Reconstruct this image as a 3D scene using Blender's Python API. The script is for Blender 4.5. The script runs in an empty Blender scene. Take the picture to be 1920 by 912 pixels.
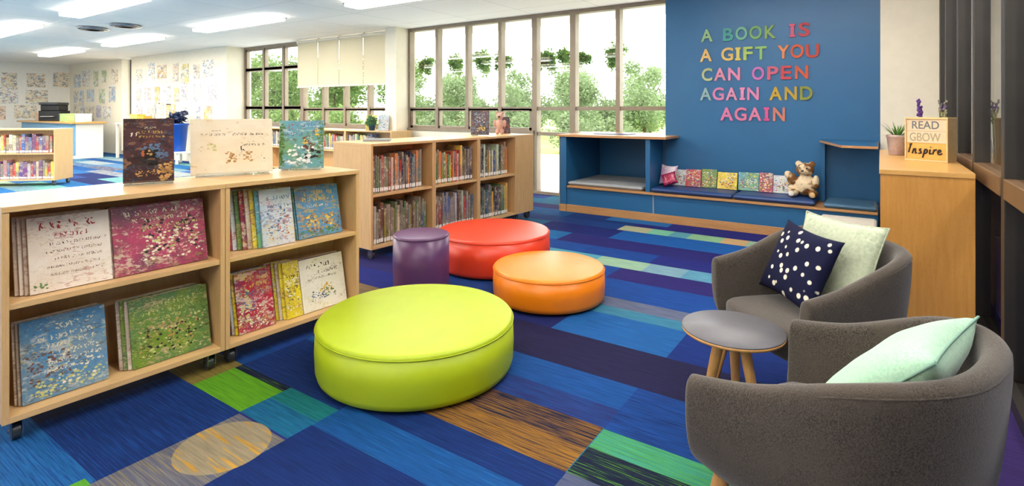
import bpy, bmesh, math, random
from mathutils import Vector, Matrix, noise
R = math.radians
S = bpy.context.scene
COL = S.collection

# ------------------------------------------------------------------ camera, sky, exposure
cam = bpy.data.cameras.new('camera'); camo = bpy.data.objects.new('camera', cam); COL.objects.link(camo)
camo.location = (0, 0, 1.4); camo.rotation_euler = (R(90), 0, R(34.1))
cam.sensor_width = 36; cam.lens = 36 * 1020 / 1920; cam.shift_y = -(456 - 206) / 1920; cam.clip_start = .05; cam.clip_end = 300
S.camera = camo
S.view_settings.view_transform = 'Standard'; S.view_settings.look = 'None'
S.view_settings.gamma = 1; S.view_settings.use_curve_mapping = False
EXPOSURE = 0.0
SKY = 6.5
LAMP_W = 42
S.view_settings.exposure = EXPOSURE
w = bpy.data.worlds.new('overcast_sky'); S.world = w; w.use_nodes = True
_nt = w.node_tree; _bg = _nt.nodes['Background']
_tc = _nt.nodes.new('ShaderNodeTexCoord'); _sx = _nt.nodes.new('ShaderNodeSeparateXYZ'); _rp = _nt.nodes.new('ShaderNodeValToRGB')
_nt.links.new(_tc.outputs['Generated'], _sx.inputs[0]); _nt.links.new(_sx.outputs['Z'], _rp.inputs[0])
_rp.color_ramp.elements[0].color = (1, 1, .97, 1); _rp.color_ramp.elements[1].color = (.93, .96, 1, 1)
_nt.links.new(_rp.outputs[0], _bg.inputs['Color']); _bg.inputs['Strength'].default_value = SKY
S.cycles.max_bounces = 8; S.cycles.diffuse_bounces = 6; S.cycles.transparent_max_bounces = 16
S.cycles.sample_clamp_indirect = 6

# ------------------------------------------------------------------ materials
class NT:
    def __init__(s, name):
        s.m = bpy.data.materials.new(name); s.m.use_nodes = True; s.t = s.m.node_tree
        s.b = s.t.nodes['Principled BSDF']
    def n(s, typ, **kw):
        o = s.t.nodes.new('ShaderNode' + typ)
        for k, v in kw.items(): setattr(o, k, v)
        return o
    def l(s, a, b): s.t.links.new(a, b)
    def coord(s, scale=(1, 1, 1), kind='Object', loc=None):
        c = s.n('TexCoord'); m = s.n('Mapping'); m.inputs['Scale'].default_value = scale
        s.l(c.outputs[kind], m.inputs['Vector'])
        if loc is not None: s.l(loc, m.inputs['Location'])
        return m.outputs[0]
    def noise(s, vec, scale, detail=3, rough=.6):
        o = s.n('TexNoise'); o.inputs['Scale'].default_value = scale; o.inputs['Detail'].default_value = detail
        o.inputs['Roughness'].default_value = rough; s.l(vec, o.inputs['Vector']); return o.outputs['Fac']
    def ramp(s, fac, lo, hi, c0=(0, 0, 0), c1=(1, 1, 1)):
        o = s.n('ValToRGB'); e = o.color_ramp.elements; e[0].position = lo; e[1].position = hi
        e[0].color = (*c0, 1); e[1].color = (*c1, 1); s.l(fac, o.inputs[0]); return o.outputs[0]
    def mix(s, fac, a, b, blend='MIX'):
        o = s.n('Mix', data_type='RGBA', blend_type=blend)
        for v, k in ((fac, 0), (a, 6), (b, 7)):
            if isinstance(v, (int, float)): o.inputs[k].default_value = v
            elif isinstance(v, tuple): o.inputs[k].default_value = (*v[:3], 1)
            else: s.l(v, o.inputs[k])
        return o.outputs[2]
    def bump(s, h, strength, dist=.002):
        o = s.n('Bump'); o.inputs['Strength'].default_value = strength; o.inputs['Distance'].default_value = dist
        s.l(h, o.inputs['Height']); s.l(o.outputs[0], s.b.inputs['Normal'])
    def fin(s, col=None, rough=.5, spec=.5, metal=0):
        if col is not None:
            if isinstance(col, tuple): s.b.inputs['Base Color'].default_value = (*col[:3], 1)
            else: s.l(col, s.b.inputs['Base Color'])
        s.b.inputs['Roughness'].default_value = rough; s.b.inputs['Metallic'].default_value = metal
        s.b.inputs['Specular IOR Level'].default_value = spec
        return s.m

def sc(*c):   # sRGB 0-255 -> linear
    return tuple(((v / 255) / 12.92 if v / 255 <= .04045 else ((v / 255 + .055) / 1.055) ** 2.4) for v in c)

def plain(name, c, rough=.5, spec=.5, metal=0, var=.12, scale=9, stretch=(1, 1, 1), bump=0, bscale=200, c2=None):
    t = NT(name); v = t.coord(stretch)
    c2 = c2 or tuple(x * (1 - var) for x in c)
    col = t.mix(t.ramp(t.noise(v, scale), .35, .65), c, c2)
    if bump: t.bump(t.noise(t.coord(), bscale, 2), bump)
    return t.fin(col, rough, spec, metal)

def wood(name, c, c2, axis='x', rough=.38):
    t = NT(name); st = {'x': (1.2, 14, 14), 'z': (14, 14, 1.2)}[axis]
    n1 = t.noise(t.coord(st), 3.2, 4); n2 = t.noise(t.coord(tuple(s * 6 for s in st)), 4, 3)
    col = t.mix(t.ramp(n1, .3, .7), c, c2)
    col = t.mix(t.ramp(n2, .55, .75), col, tuple(x * .82 for x in c2))
    return t.fin(col, rough, .5)

def splat(name, a, b, flecks, scale=26, rough=.3, vertical=True, objcol=False, thr=.56, stretch=(1, 1, 1.9), soft=.62):
    """printed cover: a to b over the page, with rows of small printed marks"""
    t = NT(name); oi = t.n('ObjectInfo'); cx = t.n('CombineXYZ')
    mu = t.n('Math', operation='MULTIPLY'); mu.inputs[1].default_value = 37; t.l(oi.outputs['Random'], mu.inputs[0])
    for k in range(3): t.l(mu.outputs[0], cx.inputs[k])
    loc = cx.outputs[0]
    low = t.noise(t.coord((1, 1, 1), loc=loc), 5, 3)
    base = t.mix(t.ramp(low, .4, .62), oi.outputs['Color'] if objcol else a, b)
    if objcol: base = t.mix(.9, b, oi.outputs['Color']); base = t.mix(t.ramp(low, .45, .62), base, b)
    for k, f in enumerate(flecks):
        n = t.noise(t.coord(tuple(q * (1 + .25 * k) for q in stretch), loc=loc), scale * 1.5 * (1 + .37 * k), 4, .65)
        n2 = t.noise(t.coord((1, 1, 1.5), loc=loc), 6 + 3 * k, 2)
        ad = t.n('Math', operation='MULTIPLY_ADD'); t.l(n2, ad.inputs[0]); ad.inputs[1].default_value = .55; ad.inputs[2].default_value = -.275
        a2 = t.n('Math', operation='ADD'); t.l(n, a2.inputs[0]); t.l(ad.outputs[0], a2.inputs[1])
        fm = t.n('Math', operation='MULTIPLY'); t.l(t.ramp(a2.outputs[0], thr + .012 * k, thr + .06 + .012 * k), fm.inputs[0]); fm.inputs[1].default_value = soft
        base = t.mix(fm.outputs[0], base, f)
    return t.fin(base, rough, .5)

def glass(name, tint=(1, 1, 1), f0=.022):
    t = NT(name); t.t.nodes.remove(t.b)
    tr = t.n('BsdfTransparent'); tr.inputs[0].default_value = (*tint, 1)
    gl = t.n('BsdfGlossy'); gl.inputs['Roughness'].default_value = .01
    lw = t.n('LayerWeight'); lw.inputs[0].default_value = .5
    p = t.n('Math', operation='POWER'); t.l(lw.outputs['Facing'], p.inputs[0]); p.inputs[1].default_value = 5
    q = t.n('Math', operation='MULTIPLY_ADD'); t.l(p.outputs[0], q.inputs[0]); q.inputs[1].default_value = 1 - f0; q.inputs[2].default_value = f0
    mx = t.n('MixShader'); t.l(q.outputs[0], mx.inputs[0]); t.l(tr.outputs[0], mx.inputs[1]); t.l(gl.outputs[0], mx.inputs[2])
    t.l(mx.outputs[0], t.t.nodes['Material Output'].inputs[0]); return t.m

def emit(name, c, s):
    t = NT(name); t.b.inputs['Emission Color'].default_value = (*c, 1); t.b.inputs['Emission Strength'].default_value = s
    return t.fin(c, .6)

def fabric(name, c, c2, scale=260, bump=.5):
    t = NT(name); v = t.coord(); n = t.noise(v, scale, 2, .7); n2 = t.noise(v, 7, 3)
    col = t.mix(t.ramp(n, .4, .62), c, c2); col = t.mix(t.ramp(n2, .35, .75), col, tuple(x * .82 for x in c))
    t.bump(n, bump, .003); t.b.inputs['Sheen Weight'].default_value = .25; t.b.inputs['Sheen Roughness'].default_value = .5
    return t.fin(col, .95, .15)

def leather(name, c, rough=.33):
    t = NT(name); n = t.noise(t.coord(), 420, 3); n2 = t.noise(t.coord(), 6, 2)
    t.bump(n, .12, .001); return t.fin(t.mix(t.ramp(n2, .3, .7), c, tuple(x * .93 for x in c)), rough, .5)

M = {}
M['maple'] = wood('maple_veneer', sc(220, 182, 130), sc(206, 166, 112))
M['maple_v'] = wood('maple_veneer_upright', sc(217, 178, 126), sc(202, 162, 108), 'z')
M['honey'] = wood('honey_oak', sc(198, 144, 74), sc(184, 128, 58), 'z', .3)
M['honey_top'] = wood('honey_oak_top', sc(212, 164, 96), sc(200, 150, 80), 'x', .28)
M['legwood'] = wood('oak_legs', sc(205, 155, 92), sc(186, 134, 74), 'z', .35)
M['edgewood'] = wood('oak_edging', sc(190, 142, 92), sc(170, 122, 76), 'x', .4)
M['white'] = plain('white_paint', sc(238, 235, 226), .6, .3, var=.03)
M['cream'] = plain('cream_paint', sc(232, 224, 204), .6, .3, var=.04)
M['blue'] = plain('teal_blue_paint', sc(36, 96, 142), .42, .4, var=.05, scale=4)
M['bluepad'] = plain('navy_vinyl', sc(26, 62, 118), .42, .5, var=.12)
M['greypad'] = plain('grey_vinyl', sc(148, 152, 156), .5, .4, var=.06)
M['slatepad'] = plain('slate_blue_vinyl', sc(70, 110, 142), .45, .4, var=.08)
M['bronze'] = plain('bronze_frame', sc(52, 48, 43), .42, .5, .3, var=.15)
M['tanframe'] = plain('bronze_rail', sc(122, 92, 62), .38, .5, .3, var=.15)
M['taupe'] = plain('taupe_window_frame', sc(140, 126, 108), .45, .5, .2, var=.1)
M['black'] = plain('black_plastic', sc(28, 28, 30), .4, .5, var=.2)
M['chrome'] = plain('grey_metal', sc(150, 150, 152), .25, .5, .9, var=.1)
M['wheel'] = plain('smoke_grey_wheel', sc(52, 55, 58), .3, .6, var=.2)
M['lime'] = leather('lime_vinyl', sc(174, 194, 20), .42); M['orange'] = leather('orange_vinyl', sc(246, 134, 12))
M['red'] = leather('red_vinyl', sc(224, 62, 28)); M['purple'] = leather('plum_vinyl', sc(92, 54, 98))
M['tweed'] = fabric('charcoal_tweed', sc(86, 77, 68), sc(44, 40, 36))
M['mint'] = fabric('mint_cotton', sc(172, 208, 180), sc(150, 192, 164), 120, .2)
M['sage'] = fabric('sage_cream_linen', sc(192, 200, 172), sc(160, 172, 146), 60, .2)
M['creamfab'] = fabric('cream_fabric', sc(232, 224, 210), sc(220, 210, 194), 120, .2)
M['seam'] = plain('seam_thread', sc(132, 168, 150), .8, .2)
M['tabletop'] = plain('grey_laminate', sc(100, 98, 103), .42, .5, var=.08, scale=40)
M['page'] = plain('page_edges', sc(228, 220, 200), .8, .2, var=.12, scale=60, stretch=(1, 8, 1))
M['label'] = plain('white_spine_label', sc(235, 235, 230), .6, .3, var=.1, scale=60)
M['glass'] = glass('window_glass', (.97, .985, .975)); M['dglass'] = glass('tinted_glass', (.9, .92, .96), .05)
M['acrylic'] = glass('clear_acrylic', (.93, .95, .95), .06)
M['blind'] = NT('cream_roller_fabric')
_b = M['blind']; _n = _b.noise(_b.coord((1, 1, 1)), 160, 2)
_b.b.inputs['Transmission Weight'].default_value = 0
_tl = _b.n('BsdfTranslucent'); _tl.inputs[0].default_value = (*sc(240, 234, 214), 1)
_ms = _b.n('MixShader'); _ms.inputs[0].default_value = .3
_b.l(_b.b.outputs[0], _ms.inputs[1]); _b.l(_tl.outputs[0], _ms.inputs[2]); _b.l(_ms.outputs[0], _b.t.nodes['Material Output'].inputs[0])
M['blind'] = _b.fin(_b.mix(_b.ramp(_n, .4, .6), sc(222, 213, 190), sc(212, 202, 178)), .85, .2)
M['lampface'] = emit('lit_diffuser', (1, .98, .94), 9)
M['leaf'] = None
def leafmat(name, a, b, trans=.35, tint=0):
    t = NT(name); oi = t.n('ObjectInfo'); n = t.noise(t.coord(), 3.5, 3)
    col = t.mix(t.ramp(n, .35, .65), a, b)
    if tint: col = t.mix(tint, col, oi.outputs['Color'])
    tl = t.n('BsdfTranslucent'); t.l(col, tl.inputs[0]); ms = t.n('MixShader'); ms.inputs[0].default_value = trans
    t.l(t.b.outputs[0], ms.inputs[1]); t.l(tl.outputs[0], ms.inputs[2]); t.l(ms.outputs[0], t.t.nodes['Material Output'].inputs[0])
    return t.fin(col, .6, .3)
M['leaf'] = leafmat('garden_leaves', sc(112, 130, 84), sc(70, 90, 54), .4, .35)
M['leafpot'] = leafmat('pot_plant_leaves', sc(96, 138, 62), sc(60, 100, 42), .2)
M['leafhang'] = leafmat('hanging_leaves', sc(132, 160, 84), sc(86, 122, 56), .5)
M['bark'] = plain('bark', sc(92, 76, 58), .9, .1, var=.3, scale=14)
M['lawn'] = plain('lawn', sc(170, 190, 110), .9, .1, c2=sc(140, 165, 86), scale=2)
M['patio'] = plain('pale_paving', sc(226, 222, 214), .8, .2, var=.06, scale=3)
M['spine'] = splat('spine_print', (1, 1, 1), sc(150, 136, 122), [sc(235, 228, 210), sc(40, 40, 52), sc(214, 170, 70)], 60, objcol=True, thr=.6, stretch=(1, 1, .45))
M['poster'] = splat('poster_print', (1, 1, 1), sc(240, 236, 226), [sc(96, 92, 110), sc(220, 170, 80), sc(150, 190, 210)], 11, .6, objcol=True, thr=.53, soft=.8)

# ------------------------------------------------------------------ mesh helpers
class MB:
    def __init__(s): s.v = []; s.f = []; s.mi = []; s.sm = []
    def add(s, verts, faces, mi=0, smooth=False, T=None):
        k = len(s.v)
        s.v += [tuple(T @ Vector(p)) if T else tuple(p) for p in verts]
        for f in faces: s.f.append([i + k for i in f]); s.mi.append(mi); s.sm.append(smooth)
        return s
    def box(s, x0, x1, y0, y1, z0, z1, mi=0, T=None):
        v = [(x, y, z) for z in (z0, z1) for y in (y0, y1) for x in (x0, x1)]
        return s.add(v, [(0, 2, 3, 1), (4, 5, 7, 6), (0, 1, 5, 4), (2, 6, 7, 3), (0, 4, 6, 2), (1, 3, 7, 5)], mi, False, T)
    def tube(s, p0, p1, r0, r1=None, n=16, mi=0, cap=True, smooth=True):
        r1 = r0 if r1 is None else r1; p0 = Vector(p0); p1 = Vector(p1); d = (p1 - p0).normalized()
        a = d.orthogonal().normalized(); b = d.cross(a)
        v = [p + (a * math.cos(2 * math.pi * i / n) + b * math.sin(2 * math.pi * i / n)) * r for p, r in ((p0, r0), (p1, r1)) for i in range(n)]
        s.add(v, [(i, (i + 1) % n, n + (i + 1) % n, n + i) for i in range(n)], mi, smooth)
        if cap: s.add(v, [tuple(reversed(range(n))), tuple(range(n, 2 * n))], mi)
        return s
    def path(s, pts, r, n=8, mi=0):
        for a, b in zip(pts, pts[1:]): s.tube(a, b, r, r, n, mi)
        return s
    def lathe(s, prof, n=48, mi=0, smooth=True, T=None):
        v = []; f = []
        for r, z in prof: v += [(r * math.cos(2 * math.pi * i / n), r * math.sin(2 * math.pi * i / n), z) for i in range(n)]
        for k in range(len(prof) - 1):
            for i in range(n): f.append((k * n + i, k * n + (i + 1) % n, (k + 1) * n + (i + 1) % n, (k + 1) * n + i))
        f.append(tuple(reversed(range(n)))); f.append(tuple(range((len(prof) - 1) * n, len(prof) * n)))
        return s.add(v, f, mi, smooth, T)
    def prism(s, poly, z0, z1, mi=0, T=None):
        n = len(poly); v = [(x, y, z0) for x, y in poly] + [(x, y, z1) for x, y in poly]
        return s.add(v, [tuple(reversed(range(n))), tuple(range(n, 2 * n))] + [(i, (i + 1) % n, n + (i + 1) % n, n + i) for i in range(n)], mi, False, T)
    def grid(s, fn, nu, nv, mi=0, smooth=True):
        v = [fn(i / nu, j / nv) for j in range(nv + 1) for i in range(nu + 1)]; q = nu + 1
        return s.add(v, [(j * q + i, j * q + i + 1, (j + 1) * q + i + 1, (j + 1) * q + i) for j in range(nv) for i in range(nu)], mi, smooth)
    def ball(s, c, r, n=14, mi=0, T=None):
        r = (r, r, r) if isinstance(r, (int, float)) else r
        v = []; f = []; m = n // 2
        for j in range(1, m):
            t = math.pi * j / m
            v += [(c[0] + r[0] * math.sin(t) * math.cos(2 * math.pi * i / n), c[1] + r[1] * math.sin(t) * math.sin(2 * math.pi * i / n), c[2] + r[2] * math.cos(t)) for i in range(n)]
        top = len(v); v.append((c[0], c[1], c[2] + r[2])); v.append((c[0], c[1], c[2] - r[2]))
        for j in range(m - 2):
            for i in range(n): f.append((j * n + i, (j + 1) * n + i, (j + 1) * n + (i + 1) % n, j * n + (i + 1) % n))
        for i in range(n): f.append((top, i, (i + 1) % n)); f.append((top + 1, (m - 2) * n + (i + 1) % n, (m - 2) * n + i))
        return s.add(v, f, mi, True, T)
    def mesh(s, name, mats):
        me = bpy.data.meshes.new(name); me.from_pydata(s.v, [], s.f)
        for m in mats: me.materials.append(m)
        me.polygons.foreach_set('material_index', s.mi); me.polygons.foreach_set('use_smooth', s.sm); me.update()
        return me
    def build(s, name, mats, parent=None, bevel=0, subsurf=0, loc=None, rot=None):
        if not isinstance(mats, (list, tuple)): mats = [mats]
        o = bpy.data.objects.new(name, s.mesh(name, mats)); COL.objects.link(o)
        if parent: o.parent = parent
        if loc: o.location = loc
        if rot: o.rotation_euler = rot
        if bevel:
            b = o.modifiers.new('edge', 'BEVEL'); b.width = bevel; b.segments = 2; b.limit_method = 'ANGLE'; b.angle_limit = R(40)
        if subsurf:
            b = o.modifiers.new('smooth', 'SUBSURF'); b.levels = subsurf; b.render_levels = subsurf
        return o
def box(*a, **k): return MB().box(*a, **k)

def tag(o, label=None, cat=None, group=None, kind=None):
    if label: o['label'] = label
    if cat: o['category'] = cat
    if group: o['group'] = group
    if kind: o['kind'] = kind
    return o
def thing(name, label, cat, loc=(0, 0, 0), rz=0, group=None, rot=None):
    o = bpy.data.objects.new(name, None); COL.objects.link(o); o.empty_display_size = .1
    o.location = loc; o.rotation_euler = rot if rot else (0, 0, R(rz))
    return tag(o, label, cat, group)
def struct(name, mb, mats, parent=None, bevel=0):
    o = mb.build(name, mats, parent, bevel)
    if not parent: o['kind'] = 'structure'
    return o
def copy_tree(o, parent=None):
    c = o.copy(); COL.objects.link(c); c.parent = parent
    for ch in o.children: copy_tree(ch, c)
    return c

# ------------------------------------------------------------------ room shell
H = 3.0
RX = .55          # glazed wall on the right
# carpet: planks woven along x, joints where the photograph shows them
rc = random.Random(5)
NAVY, BLUE, SKYB, PURP, TEAL = sc(24, 44, 112), sc(20, 78, 156), sc(32, 124, 196), sc(52, 46, 114), sc(24, 128, 164)
GREY, DPUR, INK, GREEN, PALE = sc(112, 116, 136), sc(42, 38, 86), sc(26, 34, 66), sc(112, 190, 30), sc(120, 190, 180)
TAN, ORG, LGREEN, SAGE, PEACH = sc(160, 148, 122), sc(176, 124, 44), sc(92, 190, 84), sc(160, 186, 150), sc(206, 160, 120)
PATCH = [   # x0,x1,y0,y1, colour, thread colour, amount
    (-2.90, -2.457, 1.38, 1.645, GREEN, INK, .12), (-2.90, -2.457, 1.60, 1.645, sc(90, 150, 30), INK, .5),
    (-3.35, -2.90, 1.38, 1.645, INK, sc(150, 130, 60), .55),
    (-2.457, -2.09, 1.38, 1.53, TEAL, BLUE, .3), (-2.457, -2.09, 1.53, 1.70, sc(26, 140, 130), TEAL, .3), (-2.457, -2.0, 1.70, 1.9, sc(20, 96, 130), BLUE, .3),
    (-2.9, -2.0, 1.645, 2.05, NAVY, BLUE, .3), (-2.9, -2.457, 2.05, 2.5, BLUE, SKYB, .4),
    (-3.11, -2.445, .82, 1.38, NAVY, BLUE, .35), (-3.9, -3.11, .82, 1.38, INK, NAVY, .4),
    (-3.9, -2.45, .1, .82, SKYB, BLUE, .35), (-2.445, -2.08, .70, 1.37, sc(96, 106, 140), TAN, .35), (-2.50, -2.44, .70, .80, GREEN, LGREEN, .3),
    (-2.087, -1.0, 1.06, 1.50, NAVY, BLUE, .25), (-2.087, -1.0, .6, 1.06, NAVY, BLUE, .25),
    (-2.087, -1.0, 1.50, 1.70, sc(18, 84, 160), SKYB, .25), (-2.087, -1.0, 1.70, 1.855, NAVY, BLUE, .3),
    (-2.1, -1.007, 1.855, 2.03, INK, ORG, .42), (-2.1, -1.007, 2.03, 2.206, ORG, INK, .42),
    (-1.003, .443, 2.05, 2.20, LGREEN, sc(70, 170, 150), .4), (-1.003, .443, 1.86, 2.05, GREEN, INK, .5), (-1.003, .443, 1.6, 1.86, GREY, BLUE, .3),
    (-2.1, -1.007, 2.206, 2.38, BLUE, PURP, .35), (-2.1, -1.007, 2.38, 2.62, sc(20, 92, 172), BLUE, .3),
    (-1.003, .443, 2.20, 2.62, sc(20, 88, 176), NAVY, .35),
    (-2.457, -.60, 2.62, 3.03, DPUR, INK, .3), (-.60, .443, 2.62, 3.03, INK, BLUE, .3),
    (-2.457, -1.75, 3.03, 3.45, NAVY, PURP, .3), (-1.75, -1.0, 3.03, 3.45, sc(28, 100, 180), SKYB, .3), (-1.0, .443, 3.03, 3.45, sc(22, 60, 150), NAVY, .3),
    (-1.75, -.9, 3.45, 3.60, sc(40, 130, 180), PALE, .25), (-1.9, -.8, 3.60, 3.78, sc(124, 130, 152), BLUE, .25),
    (-2.457, .443, 3.78, 4.2, sc(24, 84, 178), BLUE, .3), (-1.9, .443, 4.2, 4.53, sc(52, 42, 130), PURP, .3), (-2.9, -1.9, 4.2, 4.53, sc(26, 80, 172), BLUE, .3),
    (-3.4, -2.2, 4.53, 4.80, sc(60, 150, 190), PALE, .3), (-2.2, -1.72, 4.53, 4.80, SAGE, PALE, .3), (-1.72, -1.38, 4.53, 4.80, sc(124, 150, 180), PALE, .3), (-1.38, -1.1, 4.53, 4.80, sc(70, 130, 180), PALE, .3), (-1.1, -.6, 4.53, 4.80, sc(140, 200, 130), PALE, .3),
    (-2.457, -1.75, 4.80, 5.12, sc(26, 76, 170), BLUE, .3), (-1.75, .443, 4.80, 5.12, sc(36, 50, 150), PURP, .3), (-2.9, .443, 5.12, 5.5, sc(52, 44, 134), NAVY, .3),
    (-2.457, .443, 5.5, 5.95, sc(24, 96, 186), SKYB, .25),
    (-2.55, -2.2, 5.95, 6.22, SAGE, PEACH, .3), (-2.2, -1.95, 5.95, 6.22, sc(120, 190, 150), PALE, .3), (-1.95, -1.75, 5.95, 6.22, sc(70, 140, 170), PALE, .3), (-1.75, -1.4, 5.95, 6.22, sc(150, 190, 130), PALE, .3), (-1.4, -1.15, 5.95, 6.22, sc(220, 160, 100), SAGE, .3), (-1.15, -.9, 5.95, 6.22, SAGE, PALE, .3), (-.9, -.65, 5.95, 6.22, sc(130, 90, 120), PEACH, .3), (-.65, -.2, 5.95, 6.22, PALE, SAGE, .3),
    (-2.457, .443, 6.22, 6.7, sc(40, 48, 146), PURP, .3), (-2.9, -2.1, 6.4, 6.7, sc(40, 120, 190), SKYB, .3),
    (.3, .8, -1, 7, sc(74, 52, 120), PURP, .3),
    (-3.9, -2.9, 2.55, 2.95, sc(110, 110, 100), ORG, .35), (-2.9, -2.457, 2.5, 2.95, BLUE, SKYB, .3),
]
xs = {-24.2, .55}; x = .443
while x > -24.2: xs.add(round(x, 3)); x -= .4833
ys = {-4.0, 7.95}; y = -4.0
while y < 7.95: ys.add(round(y, 3)); y += .1865
for p in PATCH: xs |= {p[0], p[1]}; ys |= {p[2], p[3]}
xs = sorted(v for v in xs if v <= .56); ys = sorted(ys)
fl = MB(); fc = []
cells = {}
for i in range(len(xs) - 1):
    for j in range(len(ys) - 1):
        x0, x1, y0, y1 = xs[i], xs[i + 1], ys[j], ys[j + 1]; cx, cy = (x0 + x1) / 2, (y0 + y1) / 2
        cc = None
        for p in reversed(PATCH):
            if p[0] <= cx <= p[1] and p[2] <= cy <= p[3] and not (p[0] == -2.90 and p[2] == 1.38 and cy > 1.6): cc = p[4:]; break
        if cc is None:
            key = (int((cx + 100) / 1.45 + .5 * (int((cy + 50) / .373) % 2)), int((cy + 50) / .373))
            if key not in cells:
                pool = [NAVY, BLUE, BLUE, SKYB, PURP, TEAL, sc(26, 84, 176), sc(40, 48, 146)]
                if cx < -6: pool = [PALE, SKYB, sc(130, 180, 216), SAGE, sc(60, 110, 200), sc(196, 206, 200), SKYB, BLUE, sc(150, 200, 210), NAVY]  # far planks: pale strips, with floor reflections painted into the colours
                a = rc.choice(pool); cells[key] = (a, rc.choice([BLUE, NAVY, SKYB, PURP]), rc.uniform(.2, .45))
            cc = cells[key]
        fl.add([(x0, y0, 0), (x1, y0, 0), (x1, y1, 0), (x0, y1, 0)], [(0, 1, 2, 3)]); fc.append(cc)
t = NT('plank_carpet')
a1 = t.n('Attribute', attribute_name='plank'); a2 = t.n('Attribute', attribute_name='thread'); a3 = t.n('Attribute', attribute_name='amount')
n1 = t.noise(t.coord((2.2, 80, 1)), 2.0, 4, .6); n2 = t.noise(t.coord((2.5, 34, 1)), 2.2, 3); n3 = t.noise(t.coord(), 300, 2)
ad = t.n('Math', operation='ADD'); t.l(n1, ad.inputs[0]); t.l(a3.outputs['Fac'], ad.inputs[1])
col = t.mix(t.ramp(ad.outputs[0], .85, .97), a1.outputs['Color'], a2.outputs['Color'])
n4 = t.n('Math', operation='MULTIPLY'); t.l(t.ramp(ad.outputs[0], .55, .95), n4.inputs[0]); n4.inputs[1].default_value = .4
col = t.mix(n4.outputs[0], col, a2.outputs['Color'])
# woven tan oval inlay
tcx = t.coord(); mp = t.n('Mapping', vector_type='POINT'); mp.inputs['Location'].default_value = (2.262, -1.2, 0); t.l(tcx, mp.inputs[0])
mr = t.n('Mapping', vector_type='POINT'); mr.inputs['Rotation'].default_value = (0, 0, R(-32)); mr.inputs['Scale'].default_value = (1, 1, 1); t.l(mp.outputs[0], mr.inputs[0])
ms = t.n('Mapping', vector_type='POINT'); ms.inputs['Scale'].default_value = (1 / .186, 1 / .182, 0); t.l(mr.outputs[0], ms.inputs[0])
ln = t.n('VectorMath', operation='LENGTH'); t.l(ms.outputs[0], ln.inputs[0])
ov = t.ramp(ln.outputs['Value'], .985, 1.0, (1, 1, 1), (0, 0, 0))
oc = t.mix(t.ramp(t.noise(t.coord((2, 24, 1)), 1.6, 2), .54, .6), sc(140, 128, 104), sc(176, 136, 60))
col = t.mix(ov, col, oc)
gr = t.ramp(n3, .3, .7, (.7, .7, .7), (1.2, 1.2, 1.2)); col = t.mix(.6, col, gr, 'MULTIPLY')
st = t.ramp(n2, .3, .7, (.75, .75, .75), (1.15, 1.15, 1.15)); col = t.mix(1.0, col, st, 'MULTIPLY')
t.bump(n3, .5, .003); M['carpet'] = t.fin(col, .85, .12)
floor = struct('floor', fl, M['carpet'])
me = floor.data
PASTEL = {p[4] for p in PATCH if p[2] in (4.53, 5.95)}
for nm, k in (('plank', 0), ('thread', 1)):
    at = me.attributes.new(nm, 'FLOAT_COLOR', 'FACE')
    for i, c in enumerate(fc): lum = sum(c[k]) / 3; at.data[i].color = (*(max(0, v * .97 + lum * .03) * (.8 if c[0] in PASTEL else .6) for v in c[k]), 1)
at = me.attributes.new('amount', 'FLOAT', 'FACE')
for i, c in enumerate(fc): at.data[i].value = c[2]

t = NT('ceiling_tiles'); br = t.n('TexBrick'); br.offset = 0; br.inputs['Scale'].default_value = 1
br.inputs['Brick Width'].default_value = 1.2; br.inputs['Row Height'].default_value = 1.2; br.inputs['Mortar Size'].default_value = .006
br.inputs['Color1'].default_value = (*sc(247, 243, 234), 1); br.inputs['Color2'].default_value = (*sc(243, 239, 230), 1); br.inputs['Mortar'].default_value = (*sc(206, 202, 194), 1)
t.l(t.coord(), br.inputs['Vector']); M['ceil'] = t.fin(br.outputs['Color'], .8, .2)
struct('ceiling', box(-24.4, .75, -4.2, 7.95, H, H + .15), M['ceil'])
struct('wall_left', box(-24.4, -24.2, -4.2, 7.95, 0, H), M['white'])
struct('wall_front', box(-24.4, 2.6, -4.2, -4.0, 0, H), M['white'])
# window wall
wb = MB()
wb.box(-24.2, -19.8, 7.3, 7.95, 0, H); wb.box(-19.1, -13.61, 7.3, 7.95, 0, H)
wb.box(-19.8, -19.1, 7.3, 7.95, 0, .12); wb.box(-13.61, -8.03, 7.75, 7.95, 0, 1.0)
wb.box(-8.03, -7.73, 7.43, 7.95, 0, H); wb.box(-7.73, -4.82, 7.75, 7.95, 0, 1.0); wb.box(-4.07, -2.37, 7.75, 7.95, 0, 1.0)
struct('wall_back', wb, M['cream'])
struct('wall_feature', box(-2.37, 0, 7.15, 7.95, 0, H), M['blue'])
struct('column', box(0, RX + .2, 7.15, 7.95, 0, H), M['cream'])

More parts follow.
